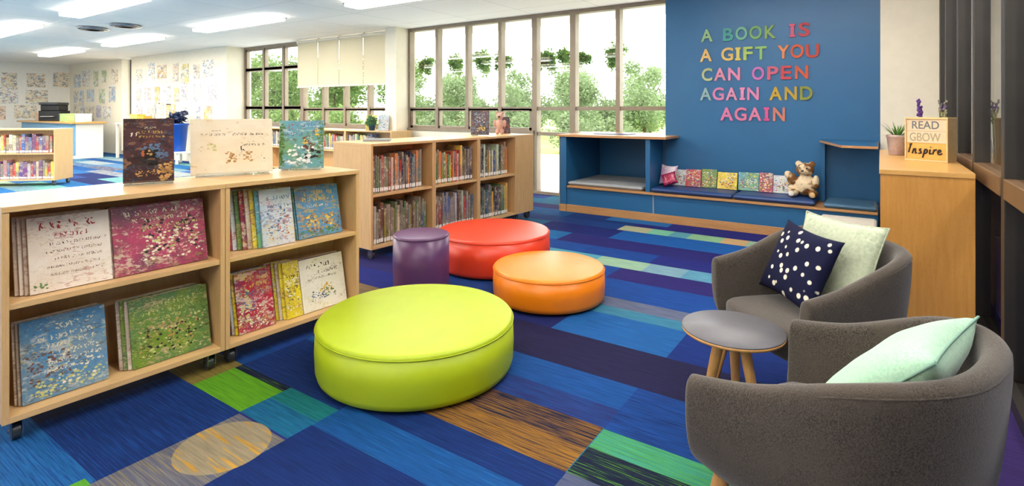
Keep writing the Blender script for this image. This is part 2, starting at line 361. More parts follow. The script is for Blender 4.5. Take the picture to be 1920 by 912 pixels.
def window(n, x0, x1, z0, z1, xm, zt, y=7.82, mat='taupe', fw=.05, deep=.13):
    fr = MB()
    fr.box(x0, x1, y - deep / 2, y + deep / 2, z1 - .06, z1); fr.box(x0, x1, y - deep / 2 - .03, y + deep / 2, z0, z0 + .05)
    fr.box(x0, x0 + fw, y - deep / 2, y + deep / 2, z0 + .05, z1 - .06); fr.box(x1 - fw, x1, y - deep / 2, y + deep / 2, z0 + .05, z1 - .06)
    o = struct(f'window_{n}', fr, M[mat])
    for q in xm: struct('mullion', box(q - .035, q + .035, y - deep / 2, y + deep / 2, z0 + .05, z1 - .06), M[mat], o)
    xe = [x0 + fw] + list(xm) + [x1 - fw]
    for z in zt: struct('transom', box(x0 + fw, x1 - fw, y - deep / 2 + .02, y + deep / 2 - .02, z - .03, z + .03), M[mat], o)
    ze = [z0 + .05] + list(zt) + [z1 - .06]
    for a, b in zip(xe, xe[1:]):
        for c, d in zip(ze, ze[1:]):
            struct('pane', box(a, b, y - .004, y + .004, c, d), M['glass'], o)
            sh = MB()   # opening sash around the pane
            for (p, q, r_, s_) in ((a, b, c, c + .045), (a, b, d - .045, d), (a + .0, a + .06, c, d), (b - .06, b, c, d)):
                sh.box(p, q, y - .045, y + .03, r_, s_)
            if n < 4 and d - c < 1.0: struct('sash', sh, M[mat], o)
    return o
window(1, -13.61, -11.16, 1.0, H, (-12.75, -11.92), (1.45, 2.42))
window(2, -11.16, -8.03, 1.0, H, (-10.39, -9.66, -8.89), (1.42,))
window(3, -7.73, -4.80, 1.0, H, (-6.98, -6.25, -5.51), (1.42,))
window(4, -4.80, -4.08, 0, H, (), (1.0, 1.42))
window(5, -4.08, -2.37, 1.0, H, (-3.31,), (1.42,))
window(6, -19.8, -19.1, .12, H, (), (1.0, 2.3), y=7.6, mat='bronze')

# glazed partition on the right and the dim corridor behind it
gl = MB(); gl.box(RX - .045, RX + .06, -4.0, 7.15, H - .1, H); gl.box(RX - .045, RX + .06, -4.0, 7.15, 0, .07)
g = struct('window_7', gl, M['bronze'])
my = [-2.2, -.6, 1.0, 2.45, 3.62, 4.65, 5.55, 6.5, 7.1]
for q in my: struct('mullion', box(RX - .045, RX + .06, q - .045, q + .045, .07, H - .1), M['bronze'], g, .004)
ye = [-4.0] + my
for a, b in zip(ye, ye[1:]):
    struct('transom', box(RX - .05, RX + .05, a + .05, b - .05, .96, 1.06), M['tanframe'], g, .004)
    struct('pane', box(RX - .004, RX + .004, a + .04, b - .04, .07, .96), M['dglass'], g)
    struct('pane', box(RX - .004, RX + .004, a + .04, b - .04, 1.06, H - .1), M['dglass'], g)
M['dusk'] = plain('corridor_slate_paint', sc(74, 84, 104), .7, .2, var=.1)
M['pcarp'] = plain('violet_carpet', sc(64, 78, 140), .9, .1, c2=sc(92, 72, 132), scale=1.5, stretch=(.6, 3, 1))
struct('wall_corridor', box(2.4, 2.6, -4.0, 7.95, 0, H), M['dusk'])
struct('floor_corridor', box(.56, 2.4, -4.0, 7.95, -.1, -.005), M['pcarp'])
struct('ceiling_corridor', box(.75, 2.6, -4.2, 7.95, H, H + .15), M['dusk'])
struct('wall_corridor_end', box(.75, 2.6, 7.95, 8.1, 0, H), M['dusk'])

cl_ = thing('added_corridor_light', 'added unseen ceiling light brightening the dim corridor behind the glazed wall', 'ceiling light', (1.6, 2.6, H - .004))  # unseen light, added to brighten what shows through the glazed wall
box(-.15, .15, -1.2, 1.2, -.06, 0).build('body', M['lampface'], cl_)
li = bpy.data.lights.new('added_corridor_lamp', 'AREA'); li.shape = 'RECTANGLE'; li.size = .28; li.size_y = 2.3; li.energy = 50; li.color = (1, .93, .84)
lo = bpy.data.objects.new('added_corridor_lamp', li); COL.objects.link(lo); lo.parent = cl_; lo.location = (0, 0, -.07)
# ceiling lights (real lamps)
lamp_xy = [(x, y) for y in (5.35, 3.3, 1.2, -1.0, -3.0) for x in (-18.4, -14.0, -9.65, -5.2, -.9)]
VIS = {(-9.65, 5.35): 'long ceiling light nearest the roller blinds', (-14.0, 5.35): 'long ceiling light nearest the poster wall',
       (-9.65, 3.3): 'ceiling light above the dark propped book, before the round vents', (-14.0, 3.3): 'ceiling light over the far rack of books',
       (-18.4, 5.35): 'farthest ceiling light of the back row', (-18.4, 3.3): 'far ceiling light before the white left wall'}
for (x, y) in lamp_xy:
    o = thing('ceiling_light', VIS.get((x, y), 'long white ceiling light panel overhead in the library'), 'ceiling light', (x, y, H), 0, 'long ceiling lights')
    hl = 1.3; hw = .16
    fr = MB(); fr.box(-hl, hl, -hw, -hw + .02, -.052, -.04); fr.box(-hl, hl, hw - .02, hw, -.052, -.04); fr.box(-hl, -hl + .02, -hw, hw, -.052, -.04); fr.box(hl - .02, hl, -hw, hw, -.052, -.04)
    for q in (-1.0, 1.0): fr.tube((q, 0, -.05), (q, 0, 0), .008, n=8)
    fr.build('frame', M['white'], o)
    box(-hl + .02, hl - .02, -hw + .02, hw - .02, -.09, -.052).build('diffuser', M['lampface'], o)
    li = bpy.data.lights.new('lamp', 'AREA'); li.shape = 'RECTANGLE'; li.size = 2.5; li.size_y = .28; li.energy = LAMP_W * (2.3 if x < -8 else .72); li.color = (1, .93, .82)
    lo = bpy.data.objects.new('lamp', li); COL.objects.link(lo); lo.parent = o; lo.location = (0, 0, -.095)
for (x, y), lb in (((-12.7, 4.2), 'round grey ceiling vent, left one of the two'), ((-11.75, 4.4), 'round grey ceiling vent, right one of the two')):
    o = thing('ceiling_vent', lb, 'vent', (x, y, H), 0, 'round ceiling vents')
    MB().lathe([(.24, 0), (.26, -.02), (.23, -.045), (.2, -.045)], 32).build('rim', M['chrome'], o)
    for k in range(3): MB().lathe([(.06 + .05 * k, -.05), (.07 + .05 * k, -.05), (.085 + .05 * k, -.03), (.075 + .05 * k, -.03)], 24).build('ring', M['wheel'], o)

# ------------------------------------------------------------------ outside
struct('lawn', box(-60, 40, 15.0, 90, -.3, -.04), M['lawn'])
struct('patio', box(-60, 40, 7.95, 15.0, -.3, -.02), M['patio'])
struct('roof_overhang', box(-9.2, 2.6, 7.95, 9.1, H + .02, H + .16), M['white'])
def leafmesh(name, n, blobs, leaf, seed, mat, droop=0):
    r = random.Random(seed); m = MB()
    for _ in range(n):
        c, rad = r.choice(blobs)
        d = Vector((r.gauss(0, 1), r.gauss(0, 1), r.gauss(0, 1))).normalized() * (r.random() ** .33)
        p = Vector((c[0] + d.x * rad[0], c[1] + d.y * rad[1], c[2] + d.z * rad[2]))
        a = Vector((r.gauss(0, 1), r.gauss(0, 1), r.gauss(0, .7) - droop)).normalized(); b = a.orthogonal().normalized()
        b.rotate(Matrix.Rotation(r.random() * 6.28, 3, a)); nrm = a.cross(b); L = leaf * r.uniform(.6, 1.3)
        m.add([p, p + a * L * .5 + b * L * .3 + nrm * L * .08, p + a * L, p + a * L * .5 - b * L * .3 + nrm * L * .08], [(0, 1, 2, 3)])
    return m
def tree_proto(kind, seed):
    r = random.Random(seed); o = thing('garden_tree', '', 'tree')
    if kind == 'tall':
        bl = [((r.uniform(-1.2, 1.2), r.uniform(-1, 1), r.uniform(1.2, 4.2)), (r.uniform(.5, 1.0),) * 3) for _ in range(16)]
        leafmesh('crown', 5200, bl, .2, seed, None).build('crown', M['leaf'], o)
        MB().tube((0, 0, 0), (.1, 0, 2.6), .14, .07, 10).tube((.1, 0, 2.2), (.7, .2, 3.4), .06, .03, 8).tube((.08, 0, 1.8), (-.7, .1, 3.1), .06, .03, 8).build('trunk', M['bark'], o)
    else:
        bl = [((r.uniform(-1.5, 1.5), r.uniform(-.6, .6), r.uniform(.3, 1.3)), (r.uniform(.35, .7),) * 3) for _ in range(14)]
        leafmesh('crown', 4200, bl, .14, seed, None).build('crown', M['leaf'], o)
        MB().tube((0, 0, 0), (0, 0, .9), .08, .04, 8).tube((.6, 0, 0), (.7, 0, .8), .05, .03, 8).tube((-.6, 0, 0), (-.8, 0, .8), .05, .03, 8).build('trunk', M['bark'], o)
    return o
protos = [tree_proto('tall', 3), tree_proto('tall', 8), tree_proto('bush', 4), tree_proto('bush', 9)]
used = set()
rt = random.Random(11)
def plant(k, x, y, s, label, group, tint):
    o = protos[k] if k not in used else copy_tree(protos[k]); used.add(k)
    o.location = (x, y, -.04); o.scale = (s, s, s); o.rotation_euler = (0, 0, rt.random() * 6.28)
    if k >= 2: o.rotation_euler = (0, 0, rt.uniform(-.4, .4) + (math.pi if rt.random() < .5 else 0))
    o.name = 'garden_bush' if k >= 2 else 'garden_tree'
    tag(o, label, 'bush' if k >= 2 else 'tree', group)
    for c in o.children: c.color = (*tint, 1)
for x, y, s, k in ((-34.6, 19.5, 1.0, 0), (-29.8, 19, .98, 1), (-25.2, 19.5, .95, 0), (-45, 26, 1.3, 1), (-39, 26.5, 1.25, 0), (-33, 26, 1.2, 1), (-27.4, 26.4, 1.15, 0)):
    plant(k, x, y, s, 'leafy green tree in the garden beyond the left windows', 'trees beyond the left windows', sc(130, 160, 80))
for x, y, s, k in ((-20.6, 20.3, .66, 1), (-17.2, 20.8, .7, 0), (-14, 20.2, .6, 1), (-10.9, 20.8, .68, 0), (-7.6, 20.4, .64, 1), (-22.5, 27, .8, 0), (-18.2, 27.4, .84, 1), (-14, 27, .8, 0), (-9.9, 27.3, .84, 1)):
    plant(k, x, y, s, 'pale green tree in the garden beyond the tall windows', 'trees beyond the tall windows', sc(170, 190, 140))
for x, y, s, k in ((-29.5, 15.4, 1.0, 2), (-24.6, 15.6, 1.0, 3), (-19.8, 15.5, .95, 2)):
    plant(k, x, y, s, 'low leafy bush on the lawn beyond the left windows', 'bushes beyond the left windows', sc(140, 170, 80))
for x, y, s, k in ((-15.6, 16.4, .85, 3), (-11.6, 16.2, .85, 2), (-7.5, 16.3, .85, 3), (-21.4, 23.8, 1.25, 2), (-16.2, 23.9, 1.25, 3), (-11.2, 23.8, 1.2, 2), (-26.5, 31, 1.5, 3), (-19.8, 31, 1.5, 2), (-13.2, 31, 1.5, 3)):
    plant(k, x, y, s, 'low grey green bush at the edge of the pale paving', 'bushes beyond the tall windows', sc(150, 165, 120))
# hanging baskets under the eaves
def hang(px, z, s, label, first=[None]):
    t_ = (px - 960) / 1020; cth, sth = math.cos(R(34.1)), math.sin(R(34.1)); Z = 8.9 / (t_ * sth + cth); x = Z * (t_ * cth - sth)
    if first[0] is None:
        o = thing('hanging_basket', label, 'plant'); first[0] = o
        bl = [((0, 0, -.02), (.2, .2, .16)), ((.1, .05, .06), (.16, .16, .12)), ((-.12, 0, -.08), (.13, .13, .18)), ((.14, -.05, -.14), (.08, .08, .2))]
        leafmesh('foliage', 900, bl, .075, 5, None, .5).build('foliage', M['leafhang'], o)
        MB().lathe([(.06, -.14), (.12, -.08), (.14, .02), (.13, .02), (.1, -.07)], 20).build('basket', M['bark'], o)
        h = MB()
        for k in range(3): h.tube((.13 * math.cos(2.1 * k), .13 * math.sin(2.1 * k), .02), (0, 0, .4), .003, .003, 5)
        h.tube((0, 0, .4), (0, 0, .5), .003, .003, 5); h.build('hanger', M['chrome'], o)
        ext = o
    else: o = copy_tree(first[0])
    o.location = (x, 8.9, z); o.scale = (s, s, s); o.rotation_euler = (0, 0, px * .37); tag(o, label, 'plant', 'hanging baskets outside the windows')
    wz = bpy.data.objects.get('eaves_hook')
    hk = MB().tube((0, 0, .5), (0, 0, (3.02 - z) / s), .003, .003, 5).build('wire', M['chrome'], o)
for i, (px, z, s) in enumerate(((798, 2.42, .85), (855, 2.42, .95), (906, 2.44, 1.05), (944, 2.42, .75), (1021, 2.38, .95), (1058, 2.42, .75), (1096, 2.36, .55), (1152, 2.40, .95))):
    hang(px, z, s, f"hanging basket of green trailing leaves outside the tall windows, {['leftmost', 'second from left', 'third from left', 'fourth from left', 'fourth from right', 'third from right', 'second from right', 'rightmost'][i]}")

# ------------------------------------------------------------------ roller blinds on window_2
for i, (a, b) in enumerate(((-11.1, -10.43), (-10.35, -9.70), (-9.62, -8.93), (-8.85, -8.10))):
    o = thing('roller_blind', ['leftmost', 'second', 'third', 'rightmost'][i] + ' cream roller blind drawn halfway down the window', 'blind', ((a + b) / 2, 7.62, 0), 0, 'cream roller blinds')
    h = (b - a) / 2 + .029
    box(-h, h, -.004, .004, 1.935, 2.93).build('fabric', M['blind'], o)
    box(-h, h, -.012, .012, 1.905, 1.935).build('bottom_bar', M['cream'], o)
    MB().tube((-h, 0, 2.95), (h, 0, 2.95), .035, n=16).build('roller', M['cream'], o)
    box(-h, -h + .02, -.02, .13, 2.9, 3.0).build('bracket', M['cream'], o)

# ------------------------------------------------------------------ bookcases on wheels
def shelf_unit(name, label, cat, o3, ang, u0, u1, h, depth, zsh, group=None, closed=False, wood_='maple', th=.025, dividers=()):
    a = R(ang); loc = (o3[0] + math.cos(a) * u0, o3[1] + math.sin(a) * u0, 0)
    o = thing(name, label, cat, loc, ang, group); L = u1 - u0; z0 = .1; g = .0015; W = M[wood_]; V = M[wood_ + '_v']
    box(g, th, 0, depth, z0, h - th).build('side_panel', V, o, .0015); box(L - th, L - g, 0, depth, z0, h - th).build('side_panel', V, o, .0015)
    box(g - .001, L - g + .001, -.004, depth + .004, h - th, h).build('top_panel', W, o, .002)
    box(th, L - th, 0, depth, z0, z0 + th).build('bottom_panel', W, o, .0015)
    box(th, L - th, depth * .5, depth * .5 + .012, z0 + th, h - th).build('back_panel', V, o)
    if closed: box(th, L - th, .0, .018, z0 + th, h - th).build('front_panel', V, o)
    else:
        for z in zsh: box(th, L - th, .006, depth - .006, z, z + th).build('shelf', W, o, .0015)
    for x in (.055, L - .055):
        for y in (.06, depth - .06):
            c = MB(); c.box(x - .03, x + .03, y - .03, y + .03, .094, .1); c.box(x - .022, x - .016, y - .025, y + .03, .03, .094); c.box(x + .016, x + .022, y - .025, y + .03, .03, .094)
            c.tube((x - .024, y + .012, .037), (x + .024, y + .012, .037), .008, n=10)
            cc = c.build('caster', M['chrome'], o)
            MB().tube((x - .014, y + .012, .0375), (x + .014, y + .012, .0375), .037, n=24).build('wheel', M['wheel'], cc, .004)
    return o
OA, AA = (-2.98, .68), 86.6
OB, AB = (-3.89, 3.426), 86.1
shelf_unit('mobile_bookcase', 'maple bookcase on casters at the front, holding four large face-out book stacks', 'bookcase', OA, AA, -.008, .886, 1.0, .5, (.568,), 'low wheeled bookcases')
shelf_unit('mobile_bookcase', 'maple bookcase on casters holding face-out books, right end beside the lime ottoman', 'bookcase', OA, AA, .886, 1.755, 1.0, .5, (.568,), 'low wheeled bookcases')
BU = [(0, .80), (.80, 1.50), (1.50, 2.2), (2.2, 2.56)]
for (a, b), lb, cl in zip(BU, ('far maple bookcase on casters behind the plum stool, two rows of spines', 'middle maple bookcase of the far row, directly behind the red ottoman', 'far maple bookcase of spines nearest the plain closed cabinet', 'plain closed maple cabinet on casters ending the far bookcases by the glass door'), (0, 0, 0, 1)):
    shelf_unit('mobile_bookcase' if not cl else 'mobile_cabinet', lb, 'cabinet' if cl else 'bookcase', OB, AB, a, b, 1.085, .6, (.585,), 'low wheeled bookcases', cl)

# upright spine-out books
def thin_book(th, h, d, lab=True):
    o = thing('picture_book', '', 'book')
    c = MB(); c.box(-th / 2, -th / 2 + .0015, 0, d, 0, h); c.box(th / 2 - .0015, th / 2, 0, d, 0, h); c.box(-th / 2 + .0015, th / 2 - .0015, 0, .0015, 0, h)
    c.build('cover', M['spine'], o)
    box(-th / 2 + .0015, th / 2 - .0015, .0015, d - .004, .003, h - .004).build('pages', M['page'], o)
    if lab: box(-th / 2 + .0008, th / 2 - .0008, -.0006, 0, .012, .042).build('spine_label', M['label'], o)
    return o
BC = {'red': sc(190, 44, 40), 'orange': sc(214, 120, 48), 'yellow': sc(222, 190, 70), 'green': sc(70, 122, 64), 'teal': sc(44, 110, 120), 'blue': sc(52, 86, 150),
      'navy': sc(32, 40, 80), 'grey': sc(130, 128, 126), 'cream': sc(214, 204, 180), 'brown': sc(104, 70, 50), 'black': sc(34, 32, 34), 'pink': sc(206, 110, 130), 'olive': sc(132, 130, 50), 'purple': sc(104, 60, 120)}
protob = [thin_book(t_, h, .22) for t_, h in ((.013, .30), (.017, .285), (.021, .31), (.015, .265))]
pdim = [(.013, .30), (.017, .285), (.021, .31), (.015, .265)]; pused = set()
rb = random.Random(21)
def row(o3, ang, u0, u1, z, depth, where, group, pal, scale=1.0, cat='book', fat=1.45, dy=1.0):
    a = R(ang); u = u0; k_ = 0
    while True:
        k = rb.randrange(4); th, h = pdim[k]; s = scale; wx = fat * rb.uniform(.85, 1.25); th *= wx
        if u + th > u1: break
        if k in pused: o = copy_tree(protob[k])
        else: o = protob[k]; pused.add(k)
        uu = u + th / 2; dd = depth + rb.uniform(0, .012)
        lean = rb.choice((0, 0, 0, .015))
        o.location = (o3[0] + math.cos(a) * uu - math.sin(a) * dd, o3[1] + math.sin(a) * uu + math.cos(a) * dd, z + .0006)
        o.rotation_euler = (0, 0, a); o.scale = (wx, min(s, 1.0) * dy, s * rb.uniform(.9, 1.04))
        cn = rb.choice(pal)
        for c in o.children: c.color = (*(min(1, v * rb.uniform(.75, 1.25)) for v in BC[cn]), 1)
        tag(o, f'{cn} spine {where}', 'book', group.replace('*', cn))
        u += th + rb.uniform(.0012, .006)
ALL = list(BC)
bays = [('in top bay of far bookcase behind the plum stool', .035, .70, .61, ['red', 'red', 'green', 'navy', 'orange', 'grey', 'brown', 'cream', 'teal']),
        ('in bottom bay of far bookcase behind the plum stool', .035, .745, .125, ['navy', 'grey', 'green', 'brown', 'cream', 'olive', 'black', 'blue']),
        ('in top bay of the middle far bookcase', .835, 1.44, .61, ['orange', 'brown', 'yellow', 'red', 'green', 'cream', 'olive', 'navy']),
        ('in bottom bay of the middle far bookcase', .835, 1.46, .125, ['cream', 'grey', 'red', 'brown', 'orange', 'blue']),
        ('in top bay of far bookcase beside the closed cabinet', 1.535, 2.1, .61, ['yellow', 'olive', 'green', 'blue', 'black', 'orange', 'cream']),
        ('in bottom bay of far bookcase beside the closed cabinet', 1.535, 2.1, .125, ['navy', 'green', 'black', 'teal', 'yellow', 'brown'])]
for wh, a, b, z, pal in bays: row(OB, AB, a, b, z, .05, wh, '* books ' + wh, pal, 1.24)

# large picture books on the front bookcases
CV = {
 'whitered': splat('white_cover_red_print', sc(232, 222, 208), sc(222, 206, 188), [sc(186, 128, 116), sc(206, 186, 150), sc(240, 234, 226)], 24, thr=.6, stretch=(1, 1, 2.6)),
 'pink': splat('magenta_cover', sc(176, 60, 96), sc(120, 62, 84), [sc(216, 206, 176), sc(60, 56, 40), sc(150, 150, 80), sc(216, 150, 140)], 20),
 'bluesp': splat('blue_cover_cream_print', sc(76, 134, 176), sc(130, 150, 160), [sc(206, 206, 196), sc(90, 80, 66), sc(206, 190, 110)], 22, stretch=(1, 1, 2.4)),
 'green': splat('green_cover', sc(112, 140, 46), sc(86, 124, 76), [sc(60, 64, 34), sc(206, 172, 140), sc(200, 196, 110)], 22, stretch=(1, 1, 2.2)),
 'bluegold': splat('blue_cover_gold_print', sc(70, 128, 170), sc(96, 150, 190), [sc(200, 160, 70), sc(120, 90, 60), sc(90, 130, 70)], 18),
 'whiteblue': splat('pale_blue_cover', sc(206, 210, 214), sc(180, 196, 206), [sc(90, 100, 150), sc(220, 190, 90), sc(190, 80, 80)], 26),
 'redsp': splat('red_cover', sc(186, 36, 58), sc(150, 40, 70), [sc(228, 220, 206), sc(70, 60, 120), sc(226, 200, 90), sc(180, 190, 170)], 22),
 'yellow': splat('yellow_cover', sc(232, 214, 40), sc(206, 180, 60), [sc(60, 56, 50), sc(236, 232, 206), sc(160, 60, 110)], 24),
 'creamblk': splat('cream_cover', sc(226, 220, 200), sc(232, 226, 210), [sc(236, 232, 220), sc(200, 186, 90), sc(150, 120, 90)], 24, thr=.61),
 'dark': splat('dark_brown_cover', sc(58, 36, 34), sc(84, 50, 52), [sc(40, 28, 26), sc(150, 110, 80), sc(60, 84, 110)], 12),
 'tealpic': splat('blue_green_cover', sc(96, 156, 180), sc(110, 160, 110), [sc(210, 220, 224), sc(70, 60, 60), sc(80, 120, 60)], 14),
 'pale': splat('cream_page', sc(238, 226, 200), sc(234, 218, 186), [sc(240, 230, 208), sc(206, 180, 120)], 9, thr=.62),
 'edge': splat('stack_cover', sc(206, 190, 170), sc(180, 160, 140), [sc(150, 110, 90), sc(230, 222, 206)], 20),
}
INKM = {k: plain('ink_' + k, sc(*c), .5, .3) for k, c in {'red': (176, 50, 56), 'brown': (120, 84, 70), 'cream': (236, 226, 196), 'gold': (232, 196, 90), 'black': (52, 48, 44), 'olive': (206, 206, 130), 'white': (240, 240, 236), 'slate': (96, 120, 150), 'tan': (196, 150, 90), 'green': (96, 130, 70), 'pink': (222, 150, 150), 'rust': (176, 90, 50)}.items()}
def scribble(mb, x0, x1, z, hgt, rr, y=-.0012, wid=None):
    """one line of loose unreadable lettering strokes"""
    x = x0; wid = wid or hgt * .16
    while x < x1:
        for _ in range(rr.choice((2, 3, 4))):
            p = Vector((x + rr.uniform(0, hgt * .3), z + rr.uniform(0, hgt)))
            q = p + Vector((rr.uniform(-.35, .45) * hgt, rr.uniform(-.9, .9) * hgt)); q.y = min(max(q.y, z), z + hgt); q.x = min(max(q.x, x0), x1)
            d = (q - p)
            if d.length < 1e-4: continue
            n_ = Vector((-d.y, d.x)).normalized() * wid / 2
            mb.add([(p.x - n_.x, y, p.y - n_.y), (q.x - n_.x, y, q.y - n_.y), (q.x + n_.x, y, q.y + n_.y), (p.x + n_.x, y, p.y + n_.y)], [(0, 1, 2, 3)])
        x += hgt * rr.choice((.6, .7, .7, 1.3))
def blobs(mb, x0, x1, z0, z1, n, r_, rr, y=-.001):
    for _ in range(n):
        cx, cz = rr.uniform(x0, x1), rr.uniform(z0, z1); r0 = r_ * rr.uniform(.5, 1.3); k = rr.choice((5, 6, 7)); ph = rr.random() * 6
        mb.add([(cx + r0 * rr.uniform(.6, 1.2) * math.cos(ph + 6.283 * i / k), y, cz + .7 * r0 * rr.uniform(.6, 1.2) * math.sin(ph + 6.283 * i / k)) for i in range(k)], [tuple(range(k))])
def big_book(name, label, w_, h, cv, loc, rz, lean, titles=(), pics=(), th=.014, seed=1, group=None, cat='book'):
    o = thing(name, label, cat, loc, 0, group, rot=(-lean, 0, rz)); rr = random.Random(seed)
    c = MB(); c.box(-w_ / 2, w_ / 2, 0, .0025, 0, h); c.box(-w_ / 2, w_ / 2, th - .0025, th, 0, h); c.box(-w_ / 2, -w_ / 2 + .0025, .0025, th - .0025, 0, h)
    cm = [CV[cv]]
    for j, (ink, fx0, fx1, fz0, fz1, n_, r_) in enumerate(pics):
        m = MB(); blobs(m, (fx0 - .5) * w_, (fx1 - .5) * w_, fz0 * h, fz1 * h, int(n_ * 1.5), r_ * .62, rr, -.0005 - .00012 * j)
        cm.append(INKM[ink]); c.add([(min(max(q[0], .003 - w_ / 2), w_ / 2 - .003), q[1], min(max(q[2], .003), h - .003)) for q in m.v], m.f, len(cm) - 1)
    c.build('cover', cm, o, .0008)
    box(-w_ / 2 + .0025, w_ / 2 - .004, .0025, th - .0025, .004, h - .004).build('pages', M['page'], o)
    for ink, rows in titles:
        m = MB()
        for (fx0, fx1, fz, fh) in rows:
            scribble(m, (fx0 - .5) * w_, (fx1 - .5) * w_, fz * h, fh * h, rr, -.0012 - .0001 * rr.random())
            m.build('lettering', INKM[ink], o); m = MB()
        if m.v: m.build('lettering', INKM[ink], o)
    return o
def atA(u, d, z): a = R(AA); return (OA[0] + math.cos(a) * u - math.sin(a) * d, OA[1] + math.sin(a) * u + math.cos(a) * d, z)
def stack(u, z, w_, h, cv, label, behind, titles, pics, lean=.21, d=.085, seed=1, dx=-.012, where='', fan=None):
    d -= .02; th = .012; sl = math.sin(lean) * th + .0008
    cl = max(.02, .0)
    big_book('picture_book', label, w_, h, cv, atA(u, d, z + sl), R(AA), lean, titles, pics, th, seed)
    for i, (bc, bl) in enumerate(behind):
        wb_ = w_ * (1 if not fan else fan)
        big_book('picture_book', bl, wb_, h * (1.0 + .012 * ((i * 7) % 3)), bc, atA(u - (w_ - wb_) / 2 + dx * (i + 1), d + (th + .0015) / math.cos(lean) * (i + 1), z + sl), R(AA), lean, (), (), th, seed + i + 3)
T1 = .5935; T0 = .1255
stack(.245, T1, .30, .33, 'whitered', 'white picture book with red print, front of the top left stack in the front bookcase',
      [('edge', 'tan cover directly behind the white and red picture book'), ('whitered', 'second hidden cover behind the white and red picture book'), ('edge', 'rearmost cover in the stack behind the white and red picture book')],
      [('red', [(.12, .9, .82, .1), (.3, .7, .7, .06)]), ('brown', [(.25, .95, .6, .04), (.2, .9, .5, .035), (.3, .9, .4, .035), (.2, .85, .3, .03), (.25, .9, .2, .03)])], [('green', .05, .2, .05, .13, 12, .008)], seed=2, dx=-.014)
stack(.615, T1, .42, .33, 'pink', 'wide magenta picture book with pale splotchy print on the top front shelf', [('edge', 'cream cover behind the wide magenta picture book'), ('pink', 'rear magenta cover behind the wide magenta picture book')],
      [('cream', [(.12, .85, .85, .07), (.2, .8, .74, .06)]), ('olive', [(.3, .9, .62, .05)])], [('black', .3, .9, .25, .8, 40, .014), ('cream', .3, .95, .15, .6, 50, .013), ('pink', .5, .9, .2, .55, 26, .014), ('olive', .3, .9, .3, .75, 26, .012)], seed=4, dx=-.006)
stack(.225, T0, .31, .345, 'bluesp', 'blue picture book with cream print on the bottom front shelf', [('edge', 'brown cover behind the blue and cream picture book'), ('edge', 'rear brown cover behind the blue and cream picture book')],
      [('cream', [(.4, .85, .82, .07), (.2, .9, .7, .06), (.3, .85, .6, .06), (.35, .9, .5, .05), (.3, .95, .4, .04), (.25, .95, .3, .04)])], [('brown', .05, .6, .2, .55, 46, .011), ('olive', .1, .95, .03, .25, 50, .011), ('cream', .3, .9, .1, .5, 30, .011)], seed=6, dx=-.01)
stack(.66, T0, .365, .325, 'green', 'green picture book with dark and peach print on the bottom front shelf', [('edge', 'pink tan cover behind the green picture book'), ('green', 'rear cover behind the green picture book'), ('edge', 'rearmost pale cover behind the green picture book')],
      [('olive', [(.3, .85, .83, .07), (.15, .8, .72, .06), (.35, .8, .62, .05)])], [('black', .15, .85, .1, .5, 40, .012), ('tan', .1, .85, .2, .6, 40, .011), ('olive', .1, .95, .05, .6, 40, .01)], seed=8, dx=-.014)
# second unit
stack(1.225, T1, .20, .335, 'whiteblue', 'pale blue picture book at the right end of the fanned top shelf books', [(c, f'{n_} fanned picture book, {q} left of the pale blue one on the top shelf') for c, n_, q in (('tealpic', 'blue green', 'just'), ('yellow', 'yellow', 'second'), ('edge', 'tan', 'third'), ('redsp', 'red', 'fourth'), ('green', 'green', 'fifth'), ('whiteblue', 'pale blue', 'sixth'), ('pink', 'magenta', 'seventh'), ('yellow', 'leftmost yellow', 'eighth'))],
      [('slate', [(.2, .9, .8, .07), (.2, .8, .66, .06)])], [('rust', .1, .9, .1, .6, 22, .011), ('slate', .2, .9, .2, .7, 24, .012)], seed=10, dx=-.0225, lean=.18, d=.07)
stack(1.515, T1, .31, .32, 'bluegold', 'blue picture book with gold lettering and brown animals on the top shelf', [('tealpic', 'blue green cover behind the blue book with gold lettering'), ('edge', 'tan cover rearmost behind the blue book with gold lettering')],
      [('gold', [(.2, .85, .82, .08), (.15, .85, .7, .08)]), ('white', [(.25, .75, .58, .05)])], [('tan', .1, .9, .12, .45, 46, .016), ('gold', .2, .8, .2, .42, 18, .018), ('brown', .2, .95, .08, .4, 24, .012), ('green', .05, .9, .02, .14, 24, .014)], seed=12, dx=-.008)
stack(1.10, T0, .215, .335, 'redsp', 'red picture book with colourful splotches on the bottom shelf of the second bookcase', [('yellow', 'yellow cover just behind the red splotchy picture book'), ('whiteblue', 'pale cover second behind the red splotchy picture book'), ('dark', 'dark cover rearmost behind the red splotchy picture book')],
      [('gold', [(.25, .9, .84, .07), (.25, .85, .73, .06)])], [('cream', .05, .8, .03, .45, 50, .011), ('slate', .05, .5, .3, .7, 22, .013), ('pink', .3, .9, .2, .55, 26, .012), ('olive', .0, .4, .1, .7, 26, .012)], seed=14, dx=-.012)
stack(1.335, T0, .105, .335, 'yellow', 'narrow yellow picture book at the front of the fan between the red and cream books', [(c, f'{n_} fanned book {q} the narrow yellow picture book') for c, n_, q in (('yellow', 'yellow', 'just behind'), ('edge', 'tan', 'second behind'), ('yellow', 'yellow', 'third behind'), ('pink', 'magenta', 'fourth behind'), ('edge', 'tan', 'rearmost behind'))],
      [('black', [(.2, .9, .7, .06), (.2, .9, .5, .06)])], [('white', .1, .9, .1, .7, 16, .01), ('black', .1, .9, .15, .8, 14, .007)], seed=16, dx=-.016, lean=.2)
